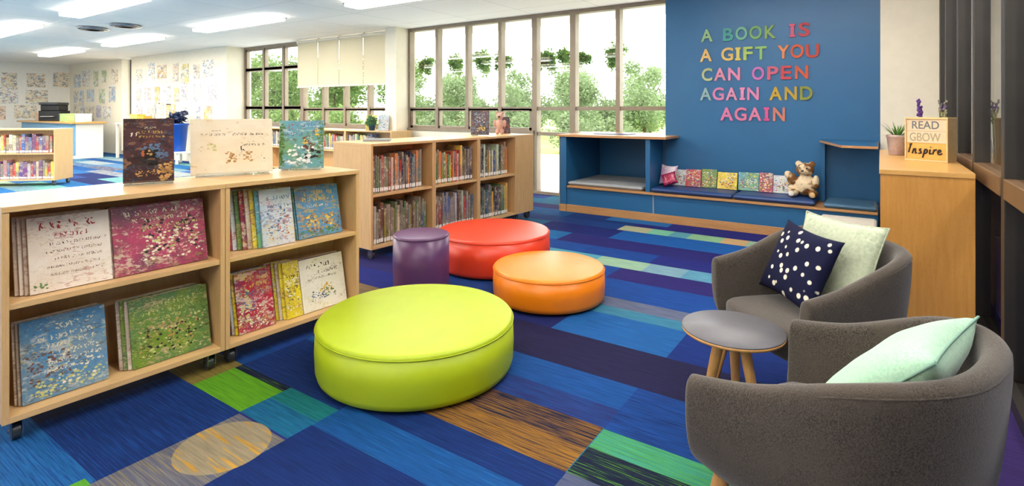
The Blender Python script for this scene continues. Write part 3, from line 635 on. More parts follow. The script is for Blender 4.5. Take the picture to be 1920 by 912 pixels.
stack(1.55, T0, .315, .325, 'creamblk', 'cream picture book with black scrawl and a small yellow truck picture', [('dark', 'dark cover behind the cream picture book with the truck'), ('edge', 'tan cover rearmost behind the cream picture book with the truck')],
      [('black', [(.15, .7, .8, .08), (.4, .85, .68, .06), (.15, .8, .58, .04)])], [('gold', .4, .68, .3, .48, 16, .013), ('slate', .2, .55, .2, .36, 16, .011), ('black', .2, .75, .16, .46, 22, .006), ('green', .5, .75, .22, .4, 10, .012)], seed=18, dx=-.008)

# ------------------------------------------------------------------ display books on top of the front bookcases
def stand(label, w_, loc, rz, lean):
    o = thing('book_stand', label, 'book stand', loc, 0, None, (0, 0, rz))
    box(-w_ / 2, w_ / 2, -.045, .11, 0, .005).build('base', M['acrylic'], o)
    box(-w_ / 2, w_ / 2, -.045, -.040, .005, .024).build('lip', M['acrylic'], o)
    MB().box(-w_ / 2, w_ / 2, 0, .004, 0, .17, T=Matrix.Translation((0, .028, .006)) @ Matrix.Rotation(-lean, 4, 'X')).build('backrest', M['acrylic'], o)
def facing(x, y, off=0): return math.atan2(y, x) - math.pi / 2 + R(off)
top = 1.0
p = (-3.26, 1.33); rz = facing(*p); ln_ = .12
stand('clear acrylic stand under the dark brown book', .22, (*p, top + .0005), rz, ln_)
big_book('display_book', 'dark brown book with gold lettering propped on the front bookcase top', .23, .345, 'dark', (p[0], p[1], top + .0095), rz, ln_,
         [('gold', [(.3, .75, .76, .045), (.3, .85, .70, .03)]), ('cream', [(.15, .35, .72, .07), (.4, .65, .84, .03)]), ('rust', [(.4, .6, .62, .03)])],
         [('slate', .35, .75, .45, .6, 12, .02), ('black', .35, .7, .25, .5, 22, .026), ('tan', .47, .58, .42, .5, 4, .013), ('tan', .7, .98, .03, .3, 30, .016), ('tan', .2, .7, .1, .2, 22, .008), ('slate', .65, .85, .35, .5, 10, .016), ('rust', .35, .45, .4, .5, 6, .012)], .018, 31)
p = (-3.28, 1.80); rz = facing(*p, 4)
stand('clear acrylic stand under the wide cream book', .40, (*p, top + .0005), rz, ln_)
big_book('display_book', 'wide cream picture book with faint brown drawings propped on the bookcase top', .45, .335, 'pale', (p[0], p[1], top + .0095), rz, ln_,
         [('brown', [(.12, .4, .70, .04), (.5, .88, .70, .045)]), ('black', [(.25, .35, .78, .02), (.62, .9, .5, .04), (.6, .64, .4, .1)])],
         [('tan', .42, .55, .2, .4, 14, .014), ('tan', .62, .75, .2, .4, 10, .014), ('brown', .42, .9, .2, .42, 26, .005), ('olive', .2, .3, .42, .55, 8, .012)], .016, 33)
p = (-3.19, 2.21); rz = facing(*p, -8)
stand('clear acrylic stand under the blue green book', .25, (*p, top + .0005), rz, ln_)
big_book('display_book', 'blue green picture book with pale creatures propped at the bookcase right end', .28, .32, 'tealpic', (p[0], p[1], top + .0095), rz, ln_,
         [('slate', [(.35, .8, .86, .07), (.25, .75, .68, .08)]), ('rust', [(.2, .3, .82, .1)])],
         [('green', .0, .12, .05, .95, 40, .018), ('green', .85, 1, .2, .95, 30, .016), ('white', .2, .75, .1, .5, 30, .02), ('brown', .55, .8, .4, .68, 16, .018), ('gold', .55, .64, .5, .62, 4, .014), ('black', .6, .9, .2, .4, 12, .018), ('gold', .8, .88, .7, .9, 6, .014)], .02, 35)

# ------------------------------------------------------------------ things on the far bookcases
def atB(u, d, z): a = R(AB); return (OB[0] + math.cos(a) * u - math.sin(a) * d, OB[1] + math.sin(a) * u + math.cos(a) * d, z)
zB = 1.0855
rz = facing(*atB(1.75, .22, 0)[:2], -6)
stand('small clear stand under the dark book on the far bookcases', .19, atB(1.80, .25, zB), rz, .12)
big_book('display_book', 'dark blue grey book with yellow picture propped on the far bookcases', .22, .30, 'dark', atB(1.80, .25, zB + .0095), rz, .12, [('white', [(.2, .8, .8, .06), (.3, .7, .7, .05)])],
         [('slate', .05, .95, .05, .95, 50, .02), ('gold', .3, .8, .15, .4, 16, .016), ('white', .2, .8, .5, .7, 10, .01)], .014, 41)
o = thing('toy_figure', 'small pinkish toy figure standing beside the dark book on the far bookcases', 'toy', atB(2.24, .3, zB), AB - 60)
m = MB(); m.ball((0, 0, .23), .045).ball((0, 0, .13), (.05, .04, .075)).ball((.03, 0, .035), (.026, .03, .04)).ball((-.03, 0, .035), (.026, .03, .04)).ball((.065, 0, .14), (.022, .022, .05)).ball((-.065, 0, .14), (.022, .022, .05)).ball((.035, 0, .275), .018).ball((-.035, 0, .275), .018)
b_ = m.build('body', plain('pink_plush', sc(206, 164, 150), .9, .1, var=.15), o); b_.modifiers.new('one', 'REMESH').voxel_size = .008
MB().ball((0, -.045, .225), (.016, .012, .012)).build('nose', M['black'], o)
rz = facing(*atB(2.35, .3, 0)[:2], 20)
big_book('display_book', 'small dark book leaning by the toy figure on the far bookcases', .12, .22, 'dark', atB(2.42, .34, zB + .003), rz, .15, [], [('rust', .1, .9, .1, .9, 16, .016), ('slate', .1, .9, .1, .9, 14, .014)], .014, 43)
o = thing('acrylic_holder', 'empty clear acrylic display holder with grey base on the far bookcase top', 'book stand', atB(.33, .33, zB), AB - 45)
box(-.13, .13, -.09, .09, 0, .022).build('base', M['greypad'], o, .003); box(-.12, .12, .03, .034, .022, .26).build('panel', M['acrylic'], o)

# low bookcase along the back windows
OC = (-11.42, 7.08)
for i in range(3):
    shelf_unit('window_bookcase', ['low maple bookcase under the leftmost panes of the blinds window', 'low maple bookcase under the middle of the blinds window', 'low maple bookcase under the blinds window beside the cream pier'][i], 'bookcase', OC, 0, i * 1.31, (i + 1) * 1.31, 1.0, .55, (.56,), 'low bookcases under the windows')
row(OC, 0, .04, .45, .586, .05, 'on top shelf of the leftmost low window bookcase', '* books in leftmost window bookcase', ['cream', 'blue', 'grey', 'navy', 'black', 'cream', 'red'], 1.1, fat=2.2, dy=.85)
row(OC, 0, 1.75, 2.55, .586, .05, 'on top shelf of the middle low window bookcase', '* books in middle window bookcase', ['cream', 'grey', 'red', 'green', 'yellow', 'blue', 'cream'], 1.1, fat=2.2, dy=.85)
row(OC, 0, 2.66, 3.4, .586, .05, 'on top shelf of the low bookcase beside the cream pier', '* books in window bookcase by the pier', ['cream', 'grey', 'yellow', 'green', 'blue'], 1.1, fat=2.2, dy=.85)
# leaflet display at the pier
big_book('display_book', 'yellow picture book propped on the window bookcase before the cream pier', .22, .3, 'yellow', (-8.3, 7.3, 1.003), R(25), .15, [], [('green', .1, .9, .1, .9, 18, .02), ('slate', .1, .9, .1, .5, 10, .02)], .014, 51)
big_book('display_book', 'pale blue picture book propped beside the yellow one by the cream pier', .22, .3, 'whiteblue', (-7.95, 7.3, 1.003), R(20), .15, [], [('slate', .1, .9, .1, .9, 18, .02)], .014, 52)
o = thing('potted_plant', 'small green plant in dark pot on the low window bookcase by the pier', 'plant', (-8.15, 7.2, 1.0005))
MB().lathe([(.05, 0), (.07, .1), (.075, .1), (.065, .09)], 20).build('pot', M['bluepad'], o)
leafmesh('foliage', 160, [((0, 0, .18), (.1, .1, .1))], .07, 3, None).build('foliage', M['leafpot'], o)

# ------------------------------------------------------------------ far left part of the library
posters = []
def poster(x, z, w_, h, cn, label, wall='back'):
    if wall == 'back': m = box(-w_ / 2, w_ / 2, -.004, 0, -h / 2, h / 2); o = m.build('poster', M['poster'], None, loc=(x, 7.297, z))
    else: m = box(0, .004, -w_ / 2, w_ / 2, -h / 2, h / 2); o = m.build('poster', M['poster'], None, loc=(-24.197, x, z))
    o.color = (*cn, 1); tag(o, label, 'poster', 'posters on the far walls')
PC = {'orange': sc(236, 170, 70), 'yellow': sc(240, 214, 100), 'cream': sc(240, 228, 200), 'pale blue': sc(180, 206, 226), 'grey': sc(176, 176, 184), 'peach': sc(240, 204, 176), 'white': sc(240, 240, 238), 'lavender': sc(190, 180, 206), 'green': sc(176, 206, 140), 'blue': sc(110, 160, 206)}
rp = random.Random(77); NTH = ['', 'first', 'second', 'third', 'fourth', 'fifth', 'sixth', 'seventh', 'eighth']
rows3 = (('upper row', 2.45), ('middle row', 1.85), ('lower row', 1.3))
for rn, z in rows3:
    x = -18.75; k = 0; cnt = {}
    while x < -14.2:
        w_ = rp.choice((.32, .42, .55)); cn = rp.choice(['orange', 'yellow', 'cream', 'peach', 'grey', 'cream', 'lavender', 'white'])
        cnt[cn] = cnt.get(cn, 0) + 1
        poster(x + w_ / 2, z + rp.uniform(-.06, .06), w_, rp.uniform(.38, .55), PC[cn], f'{NTH[cnt[cn]]} {cn} poster from left, {rn} of the wall beside the pier')
        x += w_ + rp.uniform(.1, .4)
    x = -23.8; cnt = {}
    while x < -20.4:
        w_ = rp.choice((.4, .5, .65)); cn = rp.choice(['pale blue', 'blue', 'green', 'white', 'lavender', 'pale blue', 'cream'])
        cnt[cn] = cnt.get(cn, 0) + 1
        poster(x + w_ / 2, z + rp.uniform(-.06, .06), w_, rp.uniform(.4, .56), PC[cn], f'{NTH[cnt[cn]]} {cn} poster from left, {rn}, left of the narrow far window')
        x += w_ + rp.uniform(.12, .4)
    y = 4.6; cnt = {}
    while y < 6.9:
        w_ = rp.choice((.4, .5, .6)); cn = rp.choice(['cream', 'peach', 'white', 'grey', 'cream'])
        cnt[cn] = cnt.get(cn, 0) + 1
        poster(y + w_ / 2, z + rp.uniform(-.06, .06), w_, rp.uniform(.4, .55), PC[cn], f'{NTH[cnt[cn]]} {cn} poster from left, {rn} of the white end wall', 'left')
        y += w_ + rp.uniform(.1, .3)
# service desk
o = thing('service_desk', 'long service desk with wood top and pale blue front by the far wall', 'desk', (-21.0, 6.1, 0))
box(-2.6, 2.2, -.4, .45, 1.0, 1.05).build('worktop', M['honey_top'], o, .004)
box(-2.5, 2.1, -.3, -.26, .1, 1.0).build('front_panel', plain('pale_blue_panel', sc(120, 172, 206), .5, var=.1), o)
box(-2.5, -2.46, -.26, .4, 0, 1.0).build('side_panel', M['white'], o); box(2.06, 2.1, -.26, .4, 0, 1.0).build('side_panel', M['white'], o); box(-2.46, 2.06, -.28, -.22, 0, .1).build('plinth', M['white'], o)
o = thing('printer', 'bulky black printer on the far service desk', 'printer', (-21.5, 6.1, 1.0505), 40)
m = MB(); m.box(-.3, .3, -.25, .25, 0, .32); m.box(-.26, .26, -.22, .22, .32, .5); m.build('body', M['black'], o, .02)
box(-.27, .27, -.28, .24, .5, .58).build('lid', M['wheel'], o, .015); box(-.2, .2, -.36, -.25, .12, .14).build('paper_tray', M['wheel'], o); box(-.18, .18, -.34, -.26, .141, .15).build('paper', M['white'], o)
for i, (x, cn, lb) in enumerate(((-22.9, 'peach', 'peach box on the service desk, left of the printer'), (-20.6, 'green', 'green box on the service desk, right of the printer'), (-19.3, 'white', 'white box at the right end of the service desk'))):
    o = thing('storage_box', lb, 'box', (x, 6.15, 1.0505), 10 * i)
    mt = plain('card_' + cn.replace(' ', '_'), PC[cn], .7); box(-.16, .16, -.12, .12, 0, .2).build('body', mt, o, .004); box(-.165, .165, -.125, .125, .2, .235).build('lid', mt, o, .004)
# rack of books at far left
OF, AF = (-13.75, 2.5), 42
shelf_unit('book_rack', 'low rack of bright books at the far left, beyond the dark propped book', 'bookcase', OF, AF, .20, 1.6, 1.05, .5, (.58,))
palF = ['cream', 'cream', 'pink', 'purple', 'yellow', 'purple', 'red', 'blue', 'grey']
row(OF, AF, .24, 1.55, .606, .04, 'on upper shelf of the far left book rack', '* books upper shelf far left rack', palF, 1.1, fat=2.8, dy=.8)
row(OF, AF, .24, 1.55, .1255, .04, 'on lower shelf of the far left book rack', '* books lower shelf far left rack', palF, 1.1, fat=2.8, dy=.8)
# blue bin on a low white step
bx, by = -15.2, 6.9
o = thing('low_stool', 'low white step stool under the blue bin by the poster wall', 'stool', (bx, by, 0))
box(-.32, .32, -.22, .22, .27, .31).build('top', M['white'], o, .006)
for sx in (-.27, .27):
    for sy in (-.17, .17): box(sx - .025, sx + .025, sy - .025, sy + .025, 0, .27).build('leg', M['white'], o)
o = thing('waste_bin', 'tall tapered blue plastic bin standing by the poster wall', 'bin', (bx, by, .3105))
mb_ = plain('blue_plastic', sc(16, 78, 176), .35, .5)
MB().lathe([(.15, 0), (.155, .01), (.21, .68), (.235, .69), (.235, .73), (.215, .73), (.2, .68)], 28).build('body', mb_, o)
leafmesh('x', 300, [((0, 0, .9), (.2, .2, .14)), ((-.16, 0, .82), (.14, .14, .12))], .12, 9, None).build('contents', plain('dark_blue_bag', sc(28, 44, 84), .4), o)
o = thing('side_table', 'pale low table with yellow boxes against the poster wall', 'table', (-17.6, 6.95, 0))
box(-.9, .9, -.3, .3, .98, 1.02).build('top', M['cream'], o, .004)
for sx in (-.85, .85):
    for sy in (-.25, .25): box(sx - .03, sx + .03, sy - .03, sy + .03, 0, .98).build('leg', M['cream'], o)
for x, cn, s, lb in ((-17.75, 'yellow', 1.0, 'yellow box on the pale table by the poster wall'), (-17.3, 'orange', .8, 'orange box on the pale table by the poster wall'), (-18.1, 'peach', .7, 'small peach box on the pale table by the poster wall')):
    o = thing('storage_box', lb, 'box', (x, 6.95, 1.0205), 8)
    mt = plain('carton_' + cn, PC[cn], .7); box(-.17 * s, .17 * s, -.12, .12, 0, .22 * s).build('body', mt, o, .004); box(-.175 * s, .175 * s, -.125, .125, .22 * s, .25 * s).build('lid', mt, o, .004)

# ------------------------------------------------------------------ reading nook along the blue wall
F = 6.62
o = thing('reading_bench', 'long built-in blue bench with wood edge along the blue wall', 'bench', (0, 0, 0))
box(-3.575, -.02, F + .012, F + .04, .1, .335).build('front_panel', M['blue'], o)
box(-3.575, -.02, F, F + .03, 0, .1).build('plinth', M['edgewood'], o, .002)
MB().prism([(-3.56, F - .02), (-.02, F - .02), (-.02, 7.14), (-2.38, 7.14), (-2.38, 7.74), (-3.56, 7.74)], .335, .362).build('seat_board', M['edgewood'], o, .003)
box(-2.36, -2.345, F + .004, F + .012, .1, .335).build('joint_strip', M['greypad'], o)
o = thing('window_cubby', 'blue open cubby box with wood top in front of the tall windows', 'cubby', (0, 0, 0))
box(-3.68, -3.58, F, 7.74, .1, 1.03).build('side_panel', M['blue'], o, .003); box(-3.69, -3.68, F - .004, 7.74, 0, 1.03).build('edge_strip', M['edgewood'], o)
box(-3.68, -3.585, F, 7.74, 0, .1).build('plinth', M['edgewood'], o)
box(-2.46, -2.40, F + .02, 7.14, .3635, 1.03).build('side_panel', M['blue'], o, .003)
box(-3.58, -2.46, 7.70, 7.74, .3635, 1.03).build('back_panel', M['blue'], o)
MB().prism([(-3.71, F - .03), (-3.1, F - .05), (-2.6, F - .05), (-2.19, F - .0), (-2.19, 7.14), (-2.385, 7.14), (-2.385, 7.74), (-3.71, 7.74)], 1.03, 1.062).build('top', M['edgewood'], o, .003)
MB().box(-3.3, -2.8, 6.9, 7.2, 1.063, 1.07).build('mat', M['bluepad'], None).name = 'flat_folder'
tag(bpy.data.objects['flat_folder'], 'flat dark blue folder lying on the cubby top before the windows', 'folder')
def pad(name, label, cat, x0, x1, y0, y1, z0, h, mat):
    m = MB(); r_ = min(.03, h * .45); rings = [(r_, z0), (0, z0 + r_), (0, z0 + h - r_), (r_ * .35, z0 + h - r_ * .35), (r_ * 1.2, z0 + h)]
    v = []; f = []
    for ins, z in rings: v += [(x0 + ins, y0 + ins, z), (x1 - ins, y0 + ins, z), (x1 - ins, y1 - ins, z), (x0 + ins, y1 - ins, z)]
    for k in range(len(rings) - 1):
        for i in range(4): f.append((k * 4 + i, k * 4 + (i + 1) % 4, k * 4 + 4 + (i + 1) % 4, k * 4 + 4 + i))
    f.append((3, 2, 1, 0)); f.append(tuple(len(v) - 4 + i for i in range(4)))
    ox = m.add(v, f).build(name, M[mat] if isinstance(mat, str) else mat, None, .008); return tag(ox, label, cat)
pad('bench_cushion', 'grey seat pad inside the blue window cubby', 'cushion', -3.56, -2.50, F + .01, 7.6, .363, .055, 'greypad')
pad('bench_cushion', 'long navy blue seat pad under the row of picture books', 'cushion', -2.38, -1.42, F - .005, 7.13, .363, .06, 'bluepad')
pad('bench_cushion', 'navy blue seat pad under the teddy bear end of the bench', 'cushion', -1.41, -.58, F - .005, 7.13, .363, .06, 'bluepad')
pad('bench_cushion', 'slate blue seat pad at the right end below the corner shelf', 'cushion', -.5, -.03, F - .005, 7.13, .363, .05, 'slatepad')
o = thing('corner_shelf', 'angled blue topped corner shelf with wood edge at the right of the bench', 'shelf', (0, 0, 0))
poly = [(-.57, 7.14), (-.57, 7.06), (-.31, 6.15), (-.015, 6.13), (-.015, 7.14)]
MB().prism(poly, 1.03, 1.055).build('board', M['edgewood'], o, .002)
MB().prism([(x * .985 - .006, y) for x, y in poly], 1.056, 1.060).build('top_skin', M['blue'], o)
box(-.555, -.515, F + .42, 7.14, .3635, 1.03).build('side_panel', M['blue'], o, .002)
o = thing('low_cube_seat', 'low cream upholstered seat block between the bench and the oak bookcase', 'seat', (-.27, 6.17, 0))
box(-.24, .24, -.4, .4, .03, .24).build('base', M['creamfab'], o, .02); box(-.245, .245, -.405, .405, .242, .305).build('top_cushion', M['creamfab'], o, .025)
for sx in (-.2, .2):
    for sy in (-.35, .35): MB().tube((sx, sy, 0), (sx, sy, .03), .02, n=12).build('foot', M['black'], o)

# wall lettering
LET = [  # line, word, chars with (x0,x1,ztop,zbottom) in a 4.343x enlargement of the wall, colour
 (0, [('A', 148, 243, 108, 210, 'pale green', (150, 190, 140))]),
 (0, [('B', 328, 412, 98, 203, 'teal', (80, 168, 160)), ('O', 430, 525, 88, 195, 'sea green', (120, 190, 160)), ('O', 543, 643, 80, 188, 'green', (124, 180, 110)), ('K', 668, 760, 75, 183, 'leaf green', (136, 176, 96))]),
 (0, [('I', 868, 917, 63, 172, 'pink', (214, 96, 130)), ('S', 943, 1035, 52, 166, 'red', (196, 72, 84))]),
 (1, [('A', 140, 237, 268, 372, 'peach', (236, 196, 120))]),
 (1, [('G', 313, 410, 257, 365, 'pale gold', (232, 196, 116)), ('I', 427, 472, 255, 362, 'yellow', (220, 206, 110)), ('F', 493, 570, 250, 358, 'lime', (176, 206, 110)), ('T', 590, 683, 247, 355, 'light green', (150, 200, 120))]),
 (1, [('Y', 770, 870, 238, 347, 'orange', (230, 140, 84)), ('O', 877, 985, 230, 342, 'red orange', (214, 96, 60)), ('U', 1003, 1110, 228, 340, 'brick red', (200, 76, 66))]),
 (2, [('C', 155, 240, 425, 530, 'sage cream', (190, 200, 150)), ('A', 255, 352, 423, 527, 'pink', (230, 150, 176)), ('N', 370, 467, 420, 525, 'pink', (232, 146, 184))]),
 (2, [('O', 563, 663, 413, 522, 'orchid', (206, 120, 190)), ('P', 688, 778, 410, 520, 'rose', (214, 104, 130)), ('E', 798, 885, 405, 516, 'coral red', (206, 76, 84)), ('N', 915, 1022, 402, 513, 'red orange', (216, 96, 66))]),
 (3, [('A', 140, 233, 585, 688, 'grey blue', (150, 186, 190)), ('G', 243, 335, 582, 687, 'pink', (222, 140, 186)), ('A', 350, 445, 582, 687, 'pink', (226, 150, 186)), ('I', 463, 507, 582, 685, 'pink', (232, 150, 196)), ('N', 525, 620, 580, 685, 'pink', (232, 146, 190))]),
 (3, [('A', 705, 808, 577, 687, 'gold', (214, 176, 60)), ('N', 830, 930, 575, 685, 'mustard', (196, 166, 60)), ('D', 955, 1057, 573, 684, 'olive', (150, 156, 64))]),
 (4, [('A', 305, 410, 745, 852, 'pink', (230, 130, 176)), ('G', 422, 520, 745, 853, 'pink', (230, 130, 170)), ('A', 535, 640, 745, 853, 'pink', (232, 136, 176)), ('I', 660, 705, 745, 855, 'hot pink', (226, 90, 150)), ('N', 735, 833, 745, 857, 'coral', (222, 136, 116))]),
]
fcache = {}
def glyph(ch, kern=.022):
    if ch in fcache: return fcache[ch]
    cu = bpy.data.curves.new('g', 'FONT'); cu.body = ch; cu.size = 1; cu.offset = kern; cu.extrude = .5; cu.resolution_u = 6
    ob = bpy.data.objects.new('g', cu); COL.objects.link(ob); bpy.context.view_layer.update()
    me = bpy.data.meshes.new_from_object(ob.evaluated_get(bpy.context.evaluated_depsgraph_get()))
    bpy.data.objects.remove(ob); v = [tuple(p.co) for p in me.vertices]; f = [tuple(p.vertices) for p in me.polygons]
    fcache[ch] = (v, f); return v, f
def letter_mesh(ch, w_, h, d):
    v, f = glyph(ch); x0 = min(p[0] for p in v); x1 = max(p[0] for p in v); y0 = min(p[1] for p in v); y1 = max(p[1] for p in v)
    if ch == 'I': m = MB(); a = w_ * .3; s_ = h * .17; m.box(-a, a, 0, d, s_, h - s_); m.box(-w_ / 2, w_ / 2, 0, d, 0, s_); m.box(-w_ / 2, w_ / 2, 0, d, h - s_, h); return m
    return MB().add([((p[0] - (x0 + x1) / 2) / (x1 - x0) * w_, (.5 - p[2]) * d, (p[1] - y0) / (y1 - y0) * h) for p in v], f)
cth, sth = math.cos(R(34.1)), math.sin(R(34.1))
def on_wall(px, py, y=7.13):
    t_ = (px - 960) / 1020; Z = y / (t_ * sth + cth); return Z * (t_ * cth - sth), 1.4 - (py - 206) * Z / 1020
LN = ['top', 'second', 'third', 'fourth', 'bottom']; OD = ['first', 'second', 'third', 'fourth', 'fifth']
WN = {}
for li_, word in LET:
    ws = ''.join(c[0] for c in word)
    for i, (ch, x0, x1, yt, yb, cn, rgb) in enumerate(word):
        q = 280 / 1216; xa, zt = on_wall(1280 + x0 * q, 30 + yt * q); xb, zb = on_wall(1280 + x1 * q, 30 + yb * q)
        _, zt2 = on_wall(1280 + (x0 + x1) / 2 * q, 30 + yt * q); _, zb2 = on_wall(1280 + (x0 + x1) / 2 * q, 30 + yb * q)
        m = letter_mesh(ch, xb - xa, zt2 - zb2, .016)
        ob = m.build('wall_letter', plain('card_' + cn.replace(' ', '_'), tuple(v * .78 for v in sc(*rgb)), .55, .3, var=.16, scale=14), None, .002, loc=((xa + xb) / 2, 7.132, zb2))
        tag(ob, f'{cn} letter {ch}, {OD[i]} of the word {ws} in the {LN[li_]} line of wall letters', 'letter', 'wall letters of the book quotation')

# books, sequin cushions and bear on the bench
bz = .4245
specs = [(-2.14, .14, 'pale blue sparkly', 'whiteblue'), (-1.965, .165, 'white and red', 'redsp'), (-1.775, .16, 'green and red', 'green'), (-1.555, .2, 'yellow', 'yellow'), (-1.315, .2, 'blue green', 'tealpic'), (-1.12, .13, 'pink', 'pink'), (-.935, .19, 'white', 'whiteblue')]
for i, (x, w_, cn, cv) in enumerate(specs):
    ln2 = .22; h = .205 + .012 * (i % 3)
    big_book('picture_book', f'{cn} small picture book facing out on the bench, {["first", "second", "third", "fourth", "fifth", "sixth", "seventh"][i]} from the left', w_ * 1.14, h, cv, (x, 7.0 - .018 * (i % 2), bz + .004), 0, ln2, (),
             [('gold', .1, .9, .1, .9, 14, .016), ('red', .1, .9, .1, .6, 12, .016), ('slate', .1, .9, .3, .9, 10, .014), ('white', .1, .9, .1, .9, 10, .012), ('green', .1, .9, .05, .5, 8, .014)], .012, 60 + i)
def pillow(name, label, size, thick, mat, M4, cat='pillow', pinch=.14, seam=None, n=26, wob=.01, seed=0):
    def prof(u, v): return (max(0, (1 - abs(2 * u - 1) ** 2.6)) * max(0, (1 - abs(2 * v - 1) ** 2.6))) ** .5
    def pos(u, v, s):
        a, b = 2 * u - 1, 2 * v - 1
        k = 1 - pinch * (1 - b * b) * abs(a) ** 3 * 1; k2 = 1 - pinch * (1 - a * a) * abs(b) ** 3
        x, y = a * size[0] / 2 * k, b * size[1] / 2 * k2
        wv = noise.noise(Vector((x * 9 + seed, y * 9, s * 3))) * wob
        return (x, y, s * (prof(u, v) * thick / 2 + .0) + wv * prof(u, v))
    m = MB(); m.grid(lambda u, v: pos(u, v, 1), n, n); k = len(m.v)
    m.grid(lambda u, v: pos(1 - u, v, -1), n, n)
    ob = m.build(name, M[mat] if isinstance(mat, str) else mat); ob.matrix_world = M4
    bm = bmesh.new(); bm.from_mesh(ob.data); bmesh.ops.remove_doubles(bm, verts=bm.verts, dist=.0004); bm.to_mesh(ob.data); bm.free()
    if seam:
        s2 = MB(); pts = []
        for a in range(4):
            for i in range(n):
                q = i / n; u, v = ((q, 0), (1, q), (1 - q, 1), (0, 1 - q))[a]; pts.append(pos(u, v, 0))
        pts.append(pts[0])
        s2.path(pts, .0035, 6); s_ = s2.build('piping', M[seam], ob)
    return tag(ob, label, cat)
def frame(loc, xdir, normal):
    """pillow frame: local z = normal (front), local x near xdir"""
    z = Vector(normal).normalized(); x = Vector(xdir); x = (x - z * x.dot(z)).normalized(); y = z.cross(x)
    m = Matrix((x, y, z)).transposed().to_4x4(); m.translation = Vector(loc); return m
seq1 = splat('pink_silver_sequins', sc(206, 196, 206), sc(190, 120, 170), [sc(240, 236, 240), sc(120, 70, 130), sc(210, 90, 150)], 40, .25, thr=.54, stretch=(1, 1, 1))
seq2 = splat('crimson_sequins', sc(176, 26, 70), sc(130, 20, 60), [sc(230, 120, 150), sc(90, 10, 40)], 44, .25, thr=.56, stretch=(1, 1, 1))
pillow('sequin_cushion', 'pink and silver sequin cushion propped at the left end of the navy pad', (.25, .27), .09, seq1, frame((-2.26, 6.93, bz + .135), (1, -.35, 0), (-.3, -1, .25)), seed=4)
pillow('sequin_cushion', 'small crimson sequin cushion slumped by the pink silver one', (.19, .17), .09, seq2, frame((-2.20, 6.79, bz + .105), (1, -.1, .5), (.05, -1, .5)), seed=7)
# teddy bear
t = NT('cream_brown_plush'); n = t.noise(t.coord(), 7, 2); col = t.mix(t.ramp(n, .46, .54), sc(226, 206, 172), sc(126, 86, 52)); t.bump(t.noise(t.coord(), 160, 3), .8, .006)
M['plush'] = t.fin(col, .95, .1)
o = thing('teddy_bear', 'cream and brown teddy bear sitting at the right end of the bench', 'toy', (-.70, 6.93, bz), -8)
m = MB(); m.ball((0, 0, .13), (.105, .09, .125)).ball((0, -.01, .30), (.095, .085, .08)).ball((.07, 0, .365), (.034, .02, .034)).ball((-.07, 0, .365), (.034, .02, .034)).ball((0, -.085, .285), (.042, .035, .03))
m.ball((.10, -.09, .045), (.045, .10, .043)).ball((-.09, -.09, .045), (.045, .10, .043)).ball((.115, -.03, .17), (.035, .05, .08)).ball((-.13, -.03, .19), (.05, .045, .07)).ball((-.17, -.04, .235), (.04, .038, .045)).ball((-.13, -.03, .07), (.05, .05, .06))
b_ = m.build('body', M['plush'], o); q = b_.modifiers.new('one', 'REMESH'); q.mode = 'VOXEL'; q.voxel_size = .007; q.use_smooth_shade = True
q = b_.modifiers.new('soft', 'SMOOTH'); q.iterations = 4
tx = bpy.data.textures.new('fur', 'CLOUDS'); tx.noise_scale = .015; q = b_.modifiers.new('fur', 'DISPLACE'); q.texture = tx; q.strength = .008
MB().ball((0, -.122, .295), (.014, .01, .01)).build('nose', M['black'], o)
for s_ in (-1, 1): MB().ball((s_ * .035, -.088, .325), .008).build('eye', M['black'], o)
MB().ball((.115, -.192, .045), (.03, .012, .032)).build('paw_pad', plain('tan_pad', sc(206, 170, 120), .9), o); MB().ball((-.095, -.192, .045), (.03, .012, .032)).build('paw_pad', M['creamfab'], o)

# ------------------------------------------------------------------ oak bookcase, sign and plants at right
o = thing('oak_bookcase', 'tall honey oak bookcase standing against the glazed wall behind the armchairs', 'bookcase', (0, 4.1, 0))
L = 2.0; X1 = .455; hh = 1.03
box(0, X1, 0, .025, 0, hh - .03).build('side_panel', M['honey'], o, .0015); box(0, X1, L - .025, L, 0, hh - .03).build('side_panel', M['honey'], o, .0015)
box(-.006, X1, -.006, L, hh - .03, hh).build('top_panel', M['honey_top'], o, .002)
box(X1 - .015, X1, .025, L - .025, .06, hh - .03).build('back_panel', M['honey'], o)
for z in (.06, .38, .68): box(.004, X1 - .015, .025, L - .025, z, z + .022).build('shelf', M['honey_top'], o)
box(.012, .03, .025, L - .025, 0, .06).build('kick_panel', M['honey'], o); box(.0, X1 - .015, .99, 1.012, .082, hh - .03).build('divider', M['honey'], o)
for z, zn in ((.0825, 'bottom'), (.4025, 'middle'), (.7025, 'top')):
    row((-.0, 4.1 + .97), -90, .1 if z < .5 else .3, .90, z, .02, f'on the {zn} shelf of the oak bookcase', f'* books {zn} shelf oak bookcase', ['cream', 'orange', 'blue', 'grey', 'red'], .88, dy=.95)
    
sg = thing('letter_board', 'wooden box sign reading READ GBOW Inspire on the oak bookcase', 'sign', (.268, 4.888, 1.0305), -27.6 + 0)
